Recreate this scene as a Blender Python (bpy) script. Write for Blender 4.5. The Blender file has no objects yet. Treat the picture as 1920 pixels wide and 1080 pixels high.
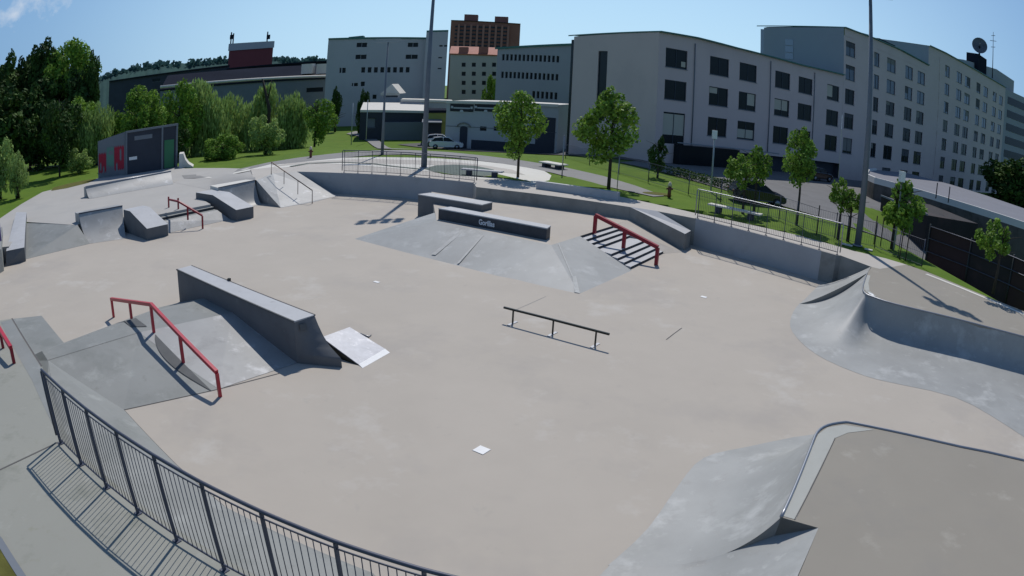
import bpy, bmesh, math, random
import numpy as np
from mathutils import Vector
from mathutils.geometry import tessellate_polygon
random.seed(7)
sc = bpy.context.scene
sc.render.engine = 'CYCLES'
R = math.radians
# ------------------------------------------------------------------ camera (wide security-camera lens)
CAMH = 6.431; PITCH = R(16.815); ROLL = R(2.955)
FPX, K1, K2 = 1318.277, -0.244535, 0.141125
cam = bpy.data.cameras.new('camera'); co = bpy.data.objects.new('camera', cam)
sc.collection.objects.link(co); sc.camera = co
fwd = Vector((0, math.cos(PITCH), -math.sin(PITCH))); rt0 = Vector((1, 0, 0)); up0 = rt0.cross(fwd)
RT = math.cos(ROLL)*rt0 + math.sin(ROLL)*up0; UP = -math.sin(ROLL)*rt0 + math.cos(ROLL)*up0
from mathutils import Matrix
co.matrix_world = Matrix(((RT.x, UP.x, -fwd.x, 0), (RT.y, UP.y, -fwd.y, 0), (RT.z, UP.z, -fwd.z, CAMH), (0, 0, 0, 1)))
cam.type = 'PANO'; cam.sensor_width = 36; cam.sensor_fit = 'HORIZONTAL'
cam.clip_start = 0.05; cam.clip_end = 6000
pt = cam if hasattr(cam, 'panorama_type') else cam.cycles
pt.panorama_type = 'FISHEYE_LENS_POLYNOMIAL'
pt.fisheye_fov = R(150)
_t = np.linspace(0, 1.2, 500); _r = FPX*(_t+K1*_t**3+K2*_t**5)*36/1920; _m = _r < 21.3
_A = np.stack([np.ones(_m.sum()), _r[_m], _r[_m]**2, _r[_m]**3, _r[_m]**4], 1)
_c = np.linalg.lstsq(_A, _t[_m], rcond=None)[0]
pt.fisheye_polynomial_k0, pt.fisheye_polynomial_k1, pt.fisheye_polynomial_k2, pt.fisheye_polynomial_k3, pt.fisheye_polynomial_k4 = [float(-x) for x in _c]
# ------------------------------------------------------------------ sky, sun, exposure
SUN_AZ = R(86.5); SUN_EL = R(53.85)          # azimuth measured from +X towards +Y
w = bpy.data.worlds.new('World'); sc.world = w; w.use_nodes = True
nt = w.node_tree; bg = nt.nodes['Background']
sky = nt.nodes.new('ShaderNodeTexSky'); sky.sky_type = 'NISHITA'; sky.sun_disc = False
sky.sun_elevation = SUN_EL; sky.sun_rotation = R(90)-SUN_AZ; sky.air_density = 1.1; sky.dust_density = 0.0; sky.ozone_density = 2.2
bg.inputs['Strength'].default_value = 0.105
# one small cumulus cloud low in the north-west sky
tc = nt.nodes.new('ShaderNodeTexCoord')
cn = nt.nodes.new('ShaderNodeTexNoise'); cn.inputs['Scale'].default_value = 15; cn.inputs['Detail'].default_value = 7; cn.inputs['Roughness'].default_value = .58
nt.links.new(tc.outputs['Generated'], cn.inputs['Vector'])
CLOUD_DIR = (-0.7045, 0.6928, 0.1500)
sub = nt.nodes.new('ShaderNodeVectorMath'); sub.operation = 'SUBTRACT'; sub.inputs[1].default_value = CLOUD_DIR
nt.links.new(tc.outputs['Generated'], sub.inputs[0])
scl = nt.nodes.new('ShaderNodeVectorMath'); scl.operation = 'MULTIPLY'; scl.inputs[1].default_value = (10.5, 10.5, 26)
nt.links.new(sub.outputs[0], scl.inputs[0])
ln = nt.nodes.new('ShaderNodeVectorMath'); ln.operation = 'LENGTH'; nt.links.new(scl.outputs[0], ln.inputs[0])
m1 = nt.nodes.new('ShaderNodeMath'); m1.operation = 'MULTIPLY_ADD'; m1.inputs[1].default_value = -.34; m1.inputs[2].default_value = .34
nt.links.new(ln.outputs['Value'], m1.inputs[0])
m2 = nt.nodes.new('ShaderNodeMath'); m2.operation = 'ADD'; nt.links.new(m1.outputs[0], m2.inputs[0]); nt.links.new(cn.outputs['Fac'], m2.inputs[1])
mr = nt.nodes.new('ShaderNodeMapRange'); mr.inputs['From Min'].default_value = .62; mr.inputs['From Max'].default_value = .84
nt.links.new(m2.outputs[0], mr.inputs['Value'])
mx = nt.nodes.new('ShaderNodeMix'); mx.data_type = 'RGBA'; mx.inputs[7].default_value = (8.6, 8.9, 9.4, 1)
m3 = nt.nodes.new('ShaderNodeMath'); m3.operation = 'MULTIPLY'; m3.inputs[1].default_value = .75; nt.links.new(mr.outputs[0], m3.inputs[0])
# clean blue air: the lowest band of sky turns pale blue instead of yellow
sz = nt.nodes.new('ShaderNodeSeparateXYZ'); nt.links.new(tc.outputs['Generated'], sz.inputs[0])
hz = nt.nodes.new('ShaderNodeMapRange'); hz.inputs['From Min'].default_value = -.02; hz.inputs['From Max'].default_value = .55; hz.inputs['To Min'].default_value = 1.0; hz.inputs['To Max'].default_value = 0.0
nt.links.new(sz.outputs['Z'], hz.inputs['Value'])
hx = nt.nodes.new('ShaderNodeMix'); hx.data_type = 'RGBA'; 
vd = nt.nodes.new('ShaderNodeVectorMath'); vd.operation = 'DOT_PRODUCT'; vd.inputs[1].default_value = (math.cos(SUN_AZ), math.sin(SUN_AZ), 0)   # the air glows towards the sun
nt.links.new(tc.outputs['Generated'], vd.inputs[0])
ag = nt.nodes.new('ShaderNodeMapRange'); ag.interpolation_type = 'SMOOTHSTEP'; ag.inputs['From Min'].default_value = .62; ag.inputs['From Max'].default_value = 1.0
nt.links.new(vd.outputs['Value'], ag.inputs['Value'])
ac = nt.nodes.new('ShaderNodeMix'); ac.data_type = 'RGBA'; ac.inputs[6].default_value = (2.15, 4.1, 7.0, 1); ac.inputs[7].default_value = (5.5, 8.3, 10.7, 1)
nt.links.new(ag.outputs[0], ac.inputs[0]); nt.links.new(ac.outputs[2], hx.inputs[7])
nt.links.new(hz.outputs[0], hx.inputs[0])
tint = nt.nodes.new('ShaderNodeMix'); tint.data_type = 'RGBA'; tint.blend_type = 'MULTIPLY'; tint.inputs[0].default_value = 1; tint.inputs[7].default_value = (.88, .97, 1.08, 1)
nt.links.new(sky.outputs[0], tint.inputs[6]); nt.links.new(tint.outputs[2], hx.inputs[6])
nt.links.new(m3.outputs[0], mx.inputs[0]); nt.links.new(hx.outputs[2], mx.inputs[6]); nt.links.new(mx.outputs[2], bg.inputs['Color'])
sl = bpy.data.lights.new('sun', 'SUN'); sl.energy = 3.95; sl.angle = R(.55); sl.color = (1, .955, .90)
so = bpy.data.objects.new('sun', sl); sc.collection.objects.link(so)
sdir = Vector((math.cos(SUN_AZ)*math.cos(SUN_EL), math.sin(SUN_AZ)*math.cos(SUN_EL), math.sin(SUN_EL)))
so.rotation_euler = sdir.to_track_quat('Z', 'Y').to_euler()
sc.view_settings.view_transform = 'Standard'; sc.view_settings.look = 'None'
sc.view_settings.exposure = -0.22; sc.view_settings.gamma = 1
sc.cycles.max_bounces = 5; sc.cycles.use_denoising = True
try: sc.cycles.transparent_max_bounces = 6
except Exception: pass

# ------------------------------------------------------------------ survey helpers: a sighting (px,py) of the 1920x1080 photograph to a point at a known height
def ray(px, py):
    dx, dy = px-960, py-540; r = math.hypot(dx, dy) or 1e-6; t = r/FPX
    for _ in range(25): t -= (FPX*(t+K1*t**3+K2*t**5)-r)/(FPX*(1+3*K1*t*t+5*K2*t**4))
    s = math.sin(t)/r
    return RT*(dx*s) + UP*(-dy*s) + fwd*math.cos(t)
def at(px, py, z=0.):
    d = ray(px, py); k = (z-CAMH)/d.z
    return Vector((d.x*k, d.y*k, z))
def zat(px, py, p):
    d = ray(px, py); return d.z*math.hypot(p[0], p[1])/math.hypot(d.x, d.y)+CAMH
def dirat(px, py, D):                        # point in that direction at horizontal distance D
    d = ray(px, py); k = D/math.hypot(d.x, d.y)
    return Vector((d.x*k, d.y*k, d.z*k+CAMH))
class Plane:                                 # vertical plane through plan points a -> b
    def __init__(s, a, b):
        s.a = Vector((a[0], a[1])); v = Vector((b[0], b[1]))-s.a; s.L = v.length; s.u = v/s.L; s.n = Vector((-s.u.y, s.u.x))
    def hit(s, px, py):
        d = ray(px, py); dd = Vector((d.x, d.y)); k = s.a.dot(s.n)/dd.dot(s.n); q = dd*k
        return (q-s.a).dot(s.u), d.z*k+CAMH
    def pt(s, t, z, off=0.):                 # off: towards the camera side is negative n if n points away
        q = s.a+s.u*t+s.n*off; return Vector((q.x, q.y, z))
UX = Vector((.826, -.564)); NX = Vector((.564, .826))     # main axes of the park

# ------------------------------------------------------------------ materials
MATS = {}
def mat(name, col, rough=.8, metal=0., noise=0., nscale=1., col2=None, bump=0., bscale=40., stain=None, spec=.35, island=0., coat=0., transl=0.):
    if name in MATS: return MATS[name]
    m = bpy.data.materials.new(name); m.use_nodes = True; n = m.node_tree; b = n.nodes['Principled BSDF']; L = n.links
    b.inputs['Roughness'].default_value = rough; b.inputs['Metallic'].default_value = metal
    b.inputs['Specular IOR Level'].default_value = spec
    c4 = (*col, 1)
    src = None
    g = n.nodes.new('ShaderNodeNewGeometry')
    def nz(scale, detail, rg=.6):
        t = n.nodes.new('ShaderNodeTexNoise'); t.inputs['Scale'].default_value = scale; t.inputs['Detail'].default_value = detail; t.inputs['Roughness'].default_value = rg
        L.new(g.outputs['Position'], t.inputs['Vector']); return t
    def mixc(fac, a, bcol, mode='MIX', f=1.):
        x = n.nodes.new('ShaderNodeMix'); x.data_type = 'RGBA'; x.blend_type = mode
        if fac is None: x.inputs[0].default_value = f
        else: L.new(fac, x.inputs[0])
        if isinstance(a, tuple): x.inputs[6].default_value = a
        else: L.new(a, x.inputs[6])
        if isinstance(bcol, tuple): x.inputs[7].default_value = bcol
        else: L.new(bcol, x.inputs[7])
        return x.outputs[2]
    src = c4
    if noise or col2:
        t = nz(nscale, 6)
        rmp = n.nodes.new('ShaderNodeMapRange'); rmp.inputs[1].default_value = .32; rmp.inputs[2].default_value = .68
        L.new(t.outputs['Fac'], rmp.inputs[0])
        c2 = (*col2, 1) if col2 else (*[x*(1-noise) for x in col], 1)
        src = mixc(rmp.outputs[0], c4, c2)
    if stain:                                  # (colour, scale, threshold, amount)
        for st in stain:
            t = nz(st[1], 5, .65); r2 = n.nodes.new('ShaderNodeMapRange'); r2.inputs[1].default_value = st[2]; r2.inputs[2].default_value = st[2]+.14
            r2.inputs[4].default_value = st[3]; L.new(t.outputs['Fac'], r2.inputs[0])
            src = mixc(r2.outputs[0], src, (*st[0], 1))
    if island:
        r3 = n.nodes.new('ShaderNodeMapRange'); r3.inputs[3].default_value = 1-island; r3.inputs[4].default_value = 1+island
        L.new(g.outputs['Random Per Island'], r3.inputs[0])
        vm = n.nodes.new('ShaderNodeVectorMath'); vm.operation = 'SCALE'
        if isinstance(src, tuple): vm.inputs[0].default_value = src[:3]
        else: L.new(src, vm.inputs[0])
        L.new(r3.outputs[0], vm.inputs['Scale']); src = vm.outputs[0]
    if isinstance(src, tuple): b.inputs['Base Color'].default_value = src
    else: L.new(src, b.inputs['Base Color'])
    if bump:
        t = nz(bscale, 4); bp = n.nodes.new('ShaderNodeBump'); bp.inputs['Strength'].default_value = bump; bp.inputs['Distance'].default_value = .02
        L.new(t.outputs['Fac'], bp.inputs['Height']); L.new(bp.outputs[0], b.inputs['Normal'])
    if coat: b.inputs['Coat Weight'].default_value = coat
    if transl:
        tb = n.nodes.new('ShaderNodeBsdfTranslucent'); ms = n.nodes.new('ShaderNodeMixShader'); ms.inputs[0].default_value = transl
        if isinstance(src, tuple): tb.inputs[0].default_value = src
        else: L.new(src, tb.inputs[0])
        out = n.nodes['Material Output']; L.new(b.outputs[0], ms.inputs[1]); L.new(tb.outputs[0], ms.inputs[2]); L.new(ms.outputs[0], out.inputs[0])
    MATS[name] = m; return m
WARM = dict(rough=.82, noise=.07, nscale=.35, bump=.15, bscale=60)
M_floor = mat('floor_concrete', (.425, .383, .326), stain=[((.345, .315, .28), .20, .52, .6), ((.49, .465, .42), .45, .58, .6), ((.30, .285, .255), 1.7, .64, .4), ((.52, .50, .47), 5.0, .70, .5), ((.25, .235, .21), 9.0, .70, .35)], **WARM)
M_deck2 = mat('warm_deck_concrete', (.275, .252, .21), stain=[((.25, .232, .20), .5, .53, .6), ((.37, .35, .30), .9, .60, .6), ((.25, .235, .21), 2.6, .66, .4)], **WARM)
M_deck3 = mat('stained_deck_concrete', (.29, .29, .252), stain=[((.20, .205, .17), .9, .54, .7), ((.37, .37, .335), 1.4, .58, .6), ((.22, .22, .15), 2.8, .60, .5)], **WARM)
M_deck = mat('deck_concrete', (.45, .42, .375), stain=[((.37, .365, .34), .5, .55, .5), ((.53, .52, .48), .9, .6, .6)], **WARM)
M_plat = mat('plateau_concrete', (.40, .385, .355), stain=[((.33, .325, .31), .3, .54, .5)], **WARM)
M_ramp = mat('ramp_concrete', (.345, .35, .335), rough=.56, noise=.20, nscale=.45, bump=.1, bscale=50, spec=.35,
             stain=[((.26, .265, .25), .6, .53, .6), ((.46, .465, .45), .8, .56, .7), ((.23, .22, .20), 1.5, .60, .5), ((.50, .50, .48), 3.0, .62, .5)])
M_blue = mat('smooth_concrete', (.25, .258, .243), rough=.6, noise=.16, nscale=.5, bump=.08, stain=[((.18, .19, .175), .7, .53, .7), ((.33, .34, .32), 1.1, .57, .6), ((.14, .14, .12), 2.1, .62, .5)])
M_bank = mat('bank_concrete', (.35, .35, .335), rough=.5, noise=.18, nscale=.6, spec=.42, stain=[((.24, .24, .23), .8, .53, .75), ((.56, .56, .55), 1.0, .58, .8), ((.20, .20, .19), 2.2, .64, .5)], bump=.1)
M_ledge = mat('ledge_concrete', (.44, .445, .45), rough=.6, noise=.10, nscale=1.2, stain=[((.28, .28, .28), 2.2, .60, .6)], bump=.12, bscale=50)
M_lbody = mat('ledge_shaded_side', (.135, .14, .145), rough=.75, noise=.15, nscale=1.2, stain=[((.10, .10, .105), 1.2, .56, .6), ((.19, .19, .19), 2.0, .62, .5)], bump=.12, bscale=50)  # darker copy of the ledge concrete, with the sides' shade in its colour
M_wall = mat('wall_concrete', (.36, .37, .38), rough=.8, noise=.12, nscale=.6, stain=[((.26, .27, .26), .8, .58, .5)], bump=.15)
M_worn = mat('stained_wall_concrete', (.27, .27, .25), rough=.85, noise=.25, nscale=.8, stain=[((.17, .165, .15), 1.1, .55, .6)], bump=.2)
M_apron = mat('apron_concrete', (.38, .385, .35), rough=.7, noise=.10, nscale=.8, stain=[((.33, .32, .28), 1.6, .58, .5)])
M_kerbw = mat('pale_concrete', (.62, .60, .54), rough=.8, noise=.08, nscale=.8)
M_joint = mat('joint_filler', (.12, .115, .11), rough=.9)
M_patch = mat('dark_patch_concrete', (.105, .11, .11), rough=.8, noise=.2, nscale=2)
M_white = mat('white_paint', (.78, .78, .76), rough=.6, noise=.1, nscale=6)
M_riser = mat('shaded_step_riser', (.055, .06, .065), rough=.85, noise=.2, nscale=2)  # shade on the step fronts is part of this colour
M_chalk = mat('pale_plaster', (.50, .50, .47), rough=.8, noise=.2, nscale=5)
M_red = mat('red_rail_paint', (.50, .025, .045), rough=.38, noise=.25, nscale=1.4, spec=.5)
M_dkred = mat('worn_red_rail_paint', (.30, .015, .028), rough=.45, noise=.3, nscale=2)
M_steel = mat('galvanised_steel', (.33, .34, .36), rough=.42, metal=.75, noise=.1, nscale=3)
M_fence = mat('weathered_fence_steel', (.085, .094, .125), rough=.5, metal=.35, noise=.2, nscale=4)
M_brown = mat('brown_handrail_steel', (.10, .075, .062), rough=.5, metal=.3)
M_black = mat('black_rail_steel', (.02, .025, .023), rough=.35, metal=.4)
M_mast = mat('mast_grey_steel', (.14, .165, .20), rough=.6, metal=.0, noise=.15, nscale=1.5)
M_pale_pole = mat('pale_pole_steel', (.34, .37, .38), rough=.5)
M_plate = mat('ramp_sheet_metal', (.42, .43, .46), rough=.55, metal=.15, noise=.2, nscale=3, spec=.3, stain=[((.58, .58, .60), 3.5, .56, .8)])
M_grass = mat('grass', (.105, .175, .014), rough=.9, col2=(.075, .140, .010), noise=.3, nscale=.5, bump=.6, bscale=22, spec=.15,
              stain=[((.145, .15, .035), .12, .62, .5), ((.055, .095, .012), .35, .55, .4)])
M_grass2 = mat('dry_grass', (.13, .13, .035), rough=.9, noise=.3, nscale=2, bump=.6, bscale=30, spec=.1)
M_asphalt = mat('asphalt', (.085, .085, .085), rough=.85, noise=.15, nscale=.6, bump=.2, bscale=60)
M_path = mat('path_asphalt', (.24, .235, .225), rough=.85, noise=.12, nscale=.6, bump=.2, bscale=60)
M_gravel = mat('grey_gravel', (.13, .165, .145), rough=.9, noise=.2, nscale=1.2, bump=.4, bscale=40)
M_plaster = mat('grey_facade_plaster', (.55, .455, .435), rough=.85, noise=.05, nscale=.3, stain=[((.48, .40, .39), .15, .54, .5)])
M_plaster2 = mat('blue_grey_facade_plaster', (.31, .32, .345), rough=.85, noise=.05, nscale=.3)
M_eave = mat('green_roof_edge', (.05, .145, .125), rough=.5, metal=.2)
M_glass = mat('dark_window_glass', (.014, .020, .024), rough=.22, spec=.16, noise=.3, nscale=.4)
M_blind = mat('window_blind', (.42, .40, .33), rough=.7)
M_skyglass = mat('painted_sky_glass', (.12, .15, .20), rough=.2, spec=.3, noise=.3, nscale=.6)  # pale blue base colour stands in for reflected sky
M_blindd = mat('dark_blind', (.07, .075, .085), rough=.8)
M_blind2 = mat('grey_blind', (.18, .18, .17), rough=.8)
M_frame = mat('dark_window_frame', (.035, .045, .065), rough=.5)
M_factory = mat('factory_plaster', (.44, .43, .45), rough=.85, noise=.06, nscale=.2, stain=[((.38, .38, .41), .1, .54, .5)])
M_cream = mat('cream_plaster', (.40, .385, .36), rough=.85, noise=.06, nscale=.3)
M_tile = mat('orange_roof_tiles', (.42, .17, .12), rough=.8, noise=.2, nscale=.6)
M_brick = mat('red_brick_cladding', (.30, .125, .095), rough=.85, noise=.15, nscale=.2)
M_brick2 = mat('pale_brick_cladding', (.36, .17, .14), rough=.85, noise=.1, nscale=.2)
M_redbox = mat('dark_red_cladding', (.20, .045, .05), rough=.7, noise=.1, nscale=.1)
M_slate = mat('dark_sheet_roof', (.020, .024, .036), rough=.95, spec=.02, noise=.2, nscale=.2)
M_dark = mat('dark_grey_wall', (.045, .052, .07), rough=.8, noise=.2, nscale=.5)
M_mid = mat('mid_grey_wall', (.17, .19, .215), rough=.8, noise=.1, nscale=.4)
M_yel = mat('yellow_plaster', (.30, .32, .09), rough=.8, noise=.1, nscale=.5)
M_brownwall = mat('dark_brown_panel', (.030, .026, .026), rough=.8, noise=.3, nscale=.4, stain=[((.055, .035, .034), .3, .55, .8)])
M_reddark = mat('dark_red_panel', (.048, .026, .026), rough=.8, noise=.3, nscale=.6)
M_hedge = None
M_bark = mat('bark', (.055, .045, .035), rough=.9, noise=.3, nscale=6)
M_leaf = mat('maple_leaves', (.20, .33, .045), rough=.6, col2=(.11, .21, .028), noise=.4, nscale=1.1, island=.40, transl=.30, spec=.2)
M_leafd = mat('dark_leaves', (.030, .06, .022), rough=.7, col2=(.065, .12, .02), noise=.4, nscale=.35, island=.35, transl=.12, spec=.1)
M_leafw = mat('willow_leaves', (.34, .45, .15), rough=.7, col2=(.21, .32, .08), noise=.4, nscale=.5, island=.35, transl=.30, spec=.15)
M_leafm = mat('mid_green_leaves', (.22, .36, .05), rough=.7, col2=(.10, .20, .03), noise=.4, nscale=.6, island=.35, transl=.28, spec=.15)
M_hill = mat('hazed_woodland', (.028, .062, .062), rough=.95, col2=(.040, .085, .075), noise=.4, nscale=.06, spec=.05)  # blue-green distance haze is mixed into this colour
M_carw = mat('white_car_paint', (.66, .68, .72), rough=.2, spec=.5, coat=.6)
M_carb = mat('black_car_paint', (.012, .014, .02), rough=.2, spec=.5, coat=.6)
M_cars = mat('silver_car_paint', (.42, .44, .47), rough=.22, metal=.4, coat=.6)
M_tyre = mat('tyre_rubber', (.018, .018, .018), rough=.8)
M_alloy = mat('wheel_alloy', (.35, .36, .38), rough=.35, metal=.8)
M_lampg = mat('lamp_glass', (.75, .76, .74), rough=.2)
M_hyd = mat('hydrant_paint', (.15, .05, .03), rough=.5); M_hydc = mat('hydrant_cap_paint', (.60, .52, .36), rough=.5)
M_graf_r = mat('red_spray_paint', (.32, .012, .035), rough=.6); M_graf_g = mat('green_spray_paint', (.10, .24, .19), rough=.6)
M_door_g = mat('green_door_paint', (.035, .17, .08), rough=.5)
M_sign = mat('dark_banner', (.02, .022, .03), rough=.6); M_signt = mat('banner_pale_print', (.45, .47, .5), rough=.6)
M_cyan = mat('cyan_spray_paint', (.30, .55, .58), rough=.7)

# ------------------------------------------------------------------ object helpers
COL = sc.collection
def wloc(o):
    l = Vector((0, 0, 0))
    while o: l = l+o.location; o = o.parent
    return l
def tag(o, label, cat=None, group=None, kind=None):
    if label: o['label'] = label
    if cat: o['category'] = cat
    if group: o['group'] = group
    if kind: o['kind'] = kind
    return o
def thing(name, loc, label, cat, group=None):
    o = bpy.data.objects.new(name, None); o.location = Vector(loc); o.empty_display_size = .3; COL.objects.link(o)
    return tag(o, label, cat, group)
class MB:
    def __init__(s): s.v = []; s.f = []; s.sm = []
    def add(s, vs, fs, smooth=False):
        k = len(s.v); s.v += [tuple(v) for v in vs]; s.f += [tuple(i+k for i in f) for f in fs]; s.sm += [smooth]*len(fs); return s
    def quad(s, *p): return s.add(p, [tuple(range(len(p)))])
    def box(s, c, d, u=(1, 0), z=None):      # centre xy + base z (c), dims (along u, across, height)
        u = Vector(u[:2]).normalized(); n = Vector((-u.y, u.x)); c = Vector(c); vs = []
        for zz in (0, d[2]):
            for a, b in ((-1, -1), (1, -1), (1, 1), (-1, 1)):
                q = Vector((c.x, c.y))+u*(a*d[0]/2)+n*(b*d[1]/2); vs.append((q.x, q.y, c.z+zz))
        return s.add(vs, [(3, 2, 1, 0), (4, 5, 6, 7), (0, 1, 5, 4), (1, 2, 6, 5), (2, 3, 7, 6), (3, 0, 4, 7)])
    def hexa(s, bot, top):                   # n-gon bottom ring and top ring of 3-D points (counter-clockwise)
        n = len(bot)
        return s.add(list(bot)+list(top), [tuple(range(n))[::-1], tuple(range(n, 2*n))]+[(i, (i+1) % n, n+(i+1) % n, n+i) for i in range(n)])
    def tube(s, pts, r, seg=8, r2=None, sq=False):
        pts = [Vector(p) for p in pts]; n = len(pts); rings = []
        for i, p in enumerate(pts):
            t = (pts[min(i+1, n-1)]-pts[max(i-1, 0)]).normalized()
            a = t.cross(Vector((0, 0, 1)))
            if a.length < .05: a = t.cross(Vector((UX.x, UX.y, 0)))
            a.normalize(); b = t.cross(a).normalized()
            rr = r if r2 is None else r+(r2-r)*i/(n-1)
            k = 1.0
            if 0 < i < n-1:
                c = max(-1, min(1, (pts[i]-pts[i-1]).normalized().dot((pts[i+1]-pts[i]).normalized()))); k = 1/max(.5, math.cos(math.acos(c)/2))
            ring = []
            for j in range(seg):
                th = 2*math.pi*(j+(.5 if sq else 0))/seg; f = math.sqrt(2) if sq else 1
                ring.append(p+(a*math.cos(th)+b*math.sin(th)*(k if not sq else k))*rr*f)
            rings.append(ring)
        vs = [q for rg in rings for q in rg]; fs = []
        for i in range(n-1):
            for j in range(seg): fs.append((i*seg+j, i*seg+(j+1) % seg, (i+1)*seg+(j+1) % seg, (i+1)*seg+j))
        fs += [tuple(range(seg))[::-1], tuple((n-1)*seg+j for j in range(seg))]
        return s.add(vs, fs, seg > 4)
    def poly(s, pts):
        pts = [Vector(p) for p in pts]; tr = tessellate_polygon([pts])
        fs = []
        for t in tr:
            a, b, c = (pts[i] for i in t); fs.append(t if (b-a).cross(c-a).z > 0 else t[::-1])
        return s.add(pts, fs)
    def prism(s, pts, zb):
        pts = [Vector(p) for p in pts]; s.poly(pts); n = len(pts)
        area = sum(pts[i].x*pts[(i+1) % n].y-pts[(i+1) % n].x*pts[i].y for i in range(n))
        for i in range(n):
            a, b = pts[i], pts[(i+1) % n]
            if area < 0: a, b = b, a
            s.add([(a.x, a.y, zb), (b.x, b.y, zb), tuple(b), tuple(a)], [(0, 1, 2, 3)])
        return s
    def grid(s, rows, smooth=True):
        n = len(rows[0]); vs = [p for r in rows for p in r]; fs = []
        for i in range(len(rows)-1):
            for j in range(n-1): fs.append((i*n+j, i*n+j+1, (i+1)*n+j+1, (i+1)*n+j))
        return s.add(vs, fs, smooth)
    def build(s, name, m, parent=None, bevel=0., origin=None):
        me = bpy.data.meshes.new(name); l = wloc(parent) if parent else (Vector(origin) if origin is not None else None)
        if l is None:
            a = np.array(s.v); l = Vector((float(a[:, 0].mean()), float(a[:, 1].mean()), float(a[:, 2].min())))
        me.from_pydata([(x-l.x, y-l.y, z-l.z) for x, y, z in s.v], [], s.f); me.update()
        me.polygons.foreach_set('use_smooth', s.sm)
        me.materials.append(m)
        o = bpy.data.objects.new(name, me); COL.objects.link(o)
        if parent: o.parent = parent
        else: o.location = l
        if bevel:
            bm = bmesh.new(); bm.from_mesh(me); bmesh.ops.remove_doubles(bm, verts=bm.verts, dist=1e-4)
            bmesh.ops.bevel(bm, geom=[e for e in bm.edges if len(e.link_faces) == 2 and e.calc_face_angle(0) > .5], offset=bevel, segments=1, affect='EDGES'); bm.to_mesh(me); bm.free()
        return o
def struct(o): o['kind'] = 'structure'; return o
def copy_tree(o, parent=None):
    c = o.copy(); COL.objects.link(c)
    if parent: c.parent = parent
    for ch in o.children: copy_tree(ch, c)
    return c
def V2(p, z): return Vector((p[0], p[1], z))
F = -1.5

# ------------------------------------------------------------------ ground: one big grass sheet with the park cut as a hollow
def sm(x): x = max(0., min(1., x)); return x*x*(3-2*x)
def gz(x, y):
    a = sm((y-60)/28)
    lt = .6*sm((-19.5-x)/6)*sm((y-8)/8)
    return -(2.0*sm((14-x)/12)+.6*(1-sm((14-x)/12)))*a*(1 if x > -19.5 else 1-.3*sm((-19.5-x)/6)) - 2.2*sm((x-23)/5)*sm((50-y)/12) - lt
FLOOR_POLY = [(-9.5, 8.0), (-19, 16.5), (-28, 24), (-30, 31), (-27.5, 36), (-22, 47), (-15.5, 48.6), (-8, 46.0), (-2, 43.5), (4, 41), (9.5, 37), (16, 30.6), (18.5, 27.5), (15.6, 23.0), (22.5, 18.3), (26, 10), (24, 4), (16.5, 7.2), (8.5, 11.0), (5, 6.5), (2, -1), (-5, 4.0)]
def inside(x, y, P):
    c = False; n = len(P)
    for i in range(n):
        a, b = P[i], P[(i+1) % n]
        if (a[1] > y) != (b[1] > y) and x < (b[0]-a[0])*(y-a[1])/(b[1]-a[1])+a[0]: c = not c
    return c
xs = sorted(set([-900, -600, -400, -260, -180, -130, -100]+list(range(-80, -44, 4))+list(range(-44, 40, 1))+list(range(40, 100, 4))+[110, 140, 190, 260, 400, 600, 900]))
ys = sorted(set([-400, -150, -60, -30]+list(range(-20, 66, 1))+list(range(66, 120, 3))+[125, 140, 160, 200, 260, 360, 500, 800, 1300, 2200]))
HOLE = [(-10.5, 7.2), (-20, 15.5), (-29, 23), (-31.5, 31), (-30, 42), (-22, 48.5), (-15.5, 49.6), (-8, 47), (-2, 44.5), (4, 42), (9.5, 38.5), (17, 31.5), (20.5, 27.5), (23.5, 18), (26, 10), (24, 2), (8, -4), (2, -6), (-5, 1)]
HOLE2 = [(-17.5, 46.5), (-19.5, 50.4), (-23, 51.2), (-28, 50.5), (-33, 47), (-35, 44), (-34, 38), (-30, 34), (-24, 42)]
g = MB(); rows = []
for y in ys: rows.append([(x, y, (-1.75 if inside(x, y, HOLE) else (-1.0 if inside(x, y, HOLE2) else gz(x, y)-.03))) for x in xs])
g.grid(rows, False)
struct(g.build('grass_ground', M_grass, origin=(0, 0, 0)))

# park floor and decks
fl = MB(); fl.poly([V2(p, F) for p in [(-12, 3), (-21, 15), (-31, 24), (-33, 33), (-29.8, 45.3), (-22, 50), (-15.3, 49.6), (-7, 47), (3, 43), (10.5, 38.6), (18, 31), (19.5, 27), (16.5, 23.5), (27, 18), (27, 2), (8, -4), (-5, -2)]])
struct(fl.build('skatepark_floor', M_floor))
# near-left deck that carries the long fence
fenceA = []
x, y, a = -8.088*1.1, 8.056*1.1, -.507
for i in range(12):
    fenceA.append(Vector((x, y, 0))); aa = a+.029*(i+.5); x += 1.1*math.cos(aa); y += 1.1*math.sin(aa)
_ndir = [Vector((-(fenceA[min(i+1, 11)]-fenceA[max(i-1, 0)]).y, (fenceA[min(i+1, 11)]-fenceA[max(i-1, 0)]).x, 0)).normalized() for i in range(12)]
edgeA = [fenceA[i]+_ndir[i]*.22 for i in range(12)]
dl0 = at(24, 597); dl1 = at(79.6, 688)
nd = MB(); nd.prism([at(-60, 612), at(0, 601), dl0, dl1]+edgeA+[Vector((8, -3, 0)), Vector((-7.05, 4.8, 0)), at(0, 1022), Vector((-12, 7.4, 0)), Vector((-24, 13, 0))], -1.7)
struct(nd.build('near_deck', M_deck3))
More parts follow.
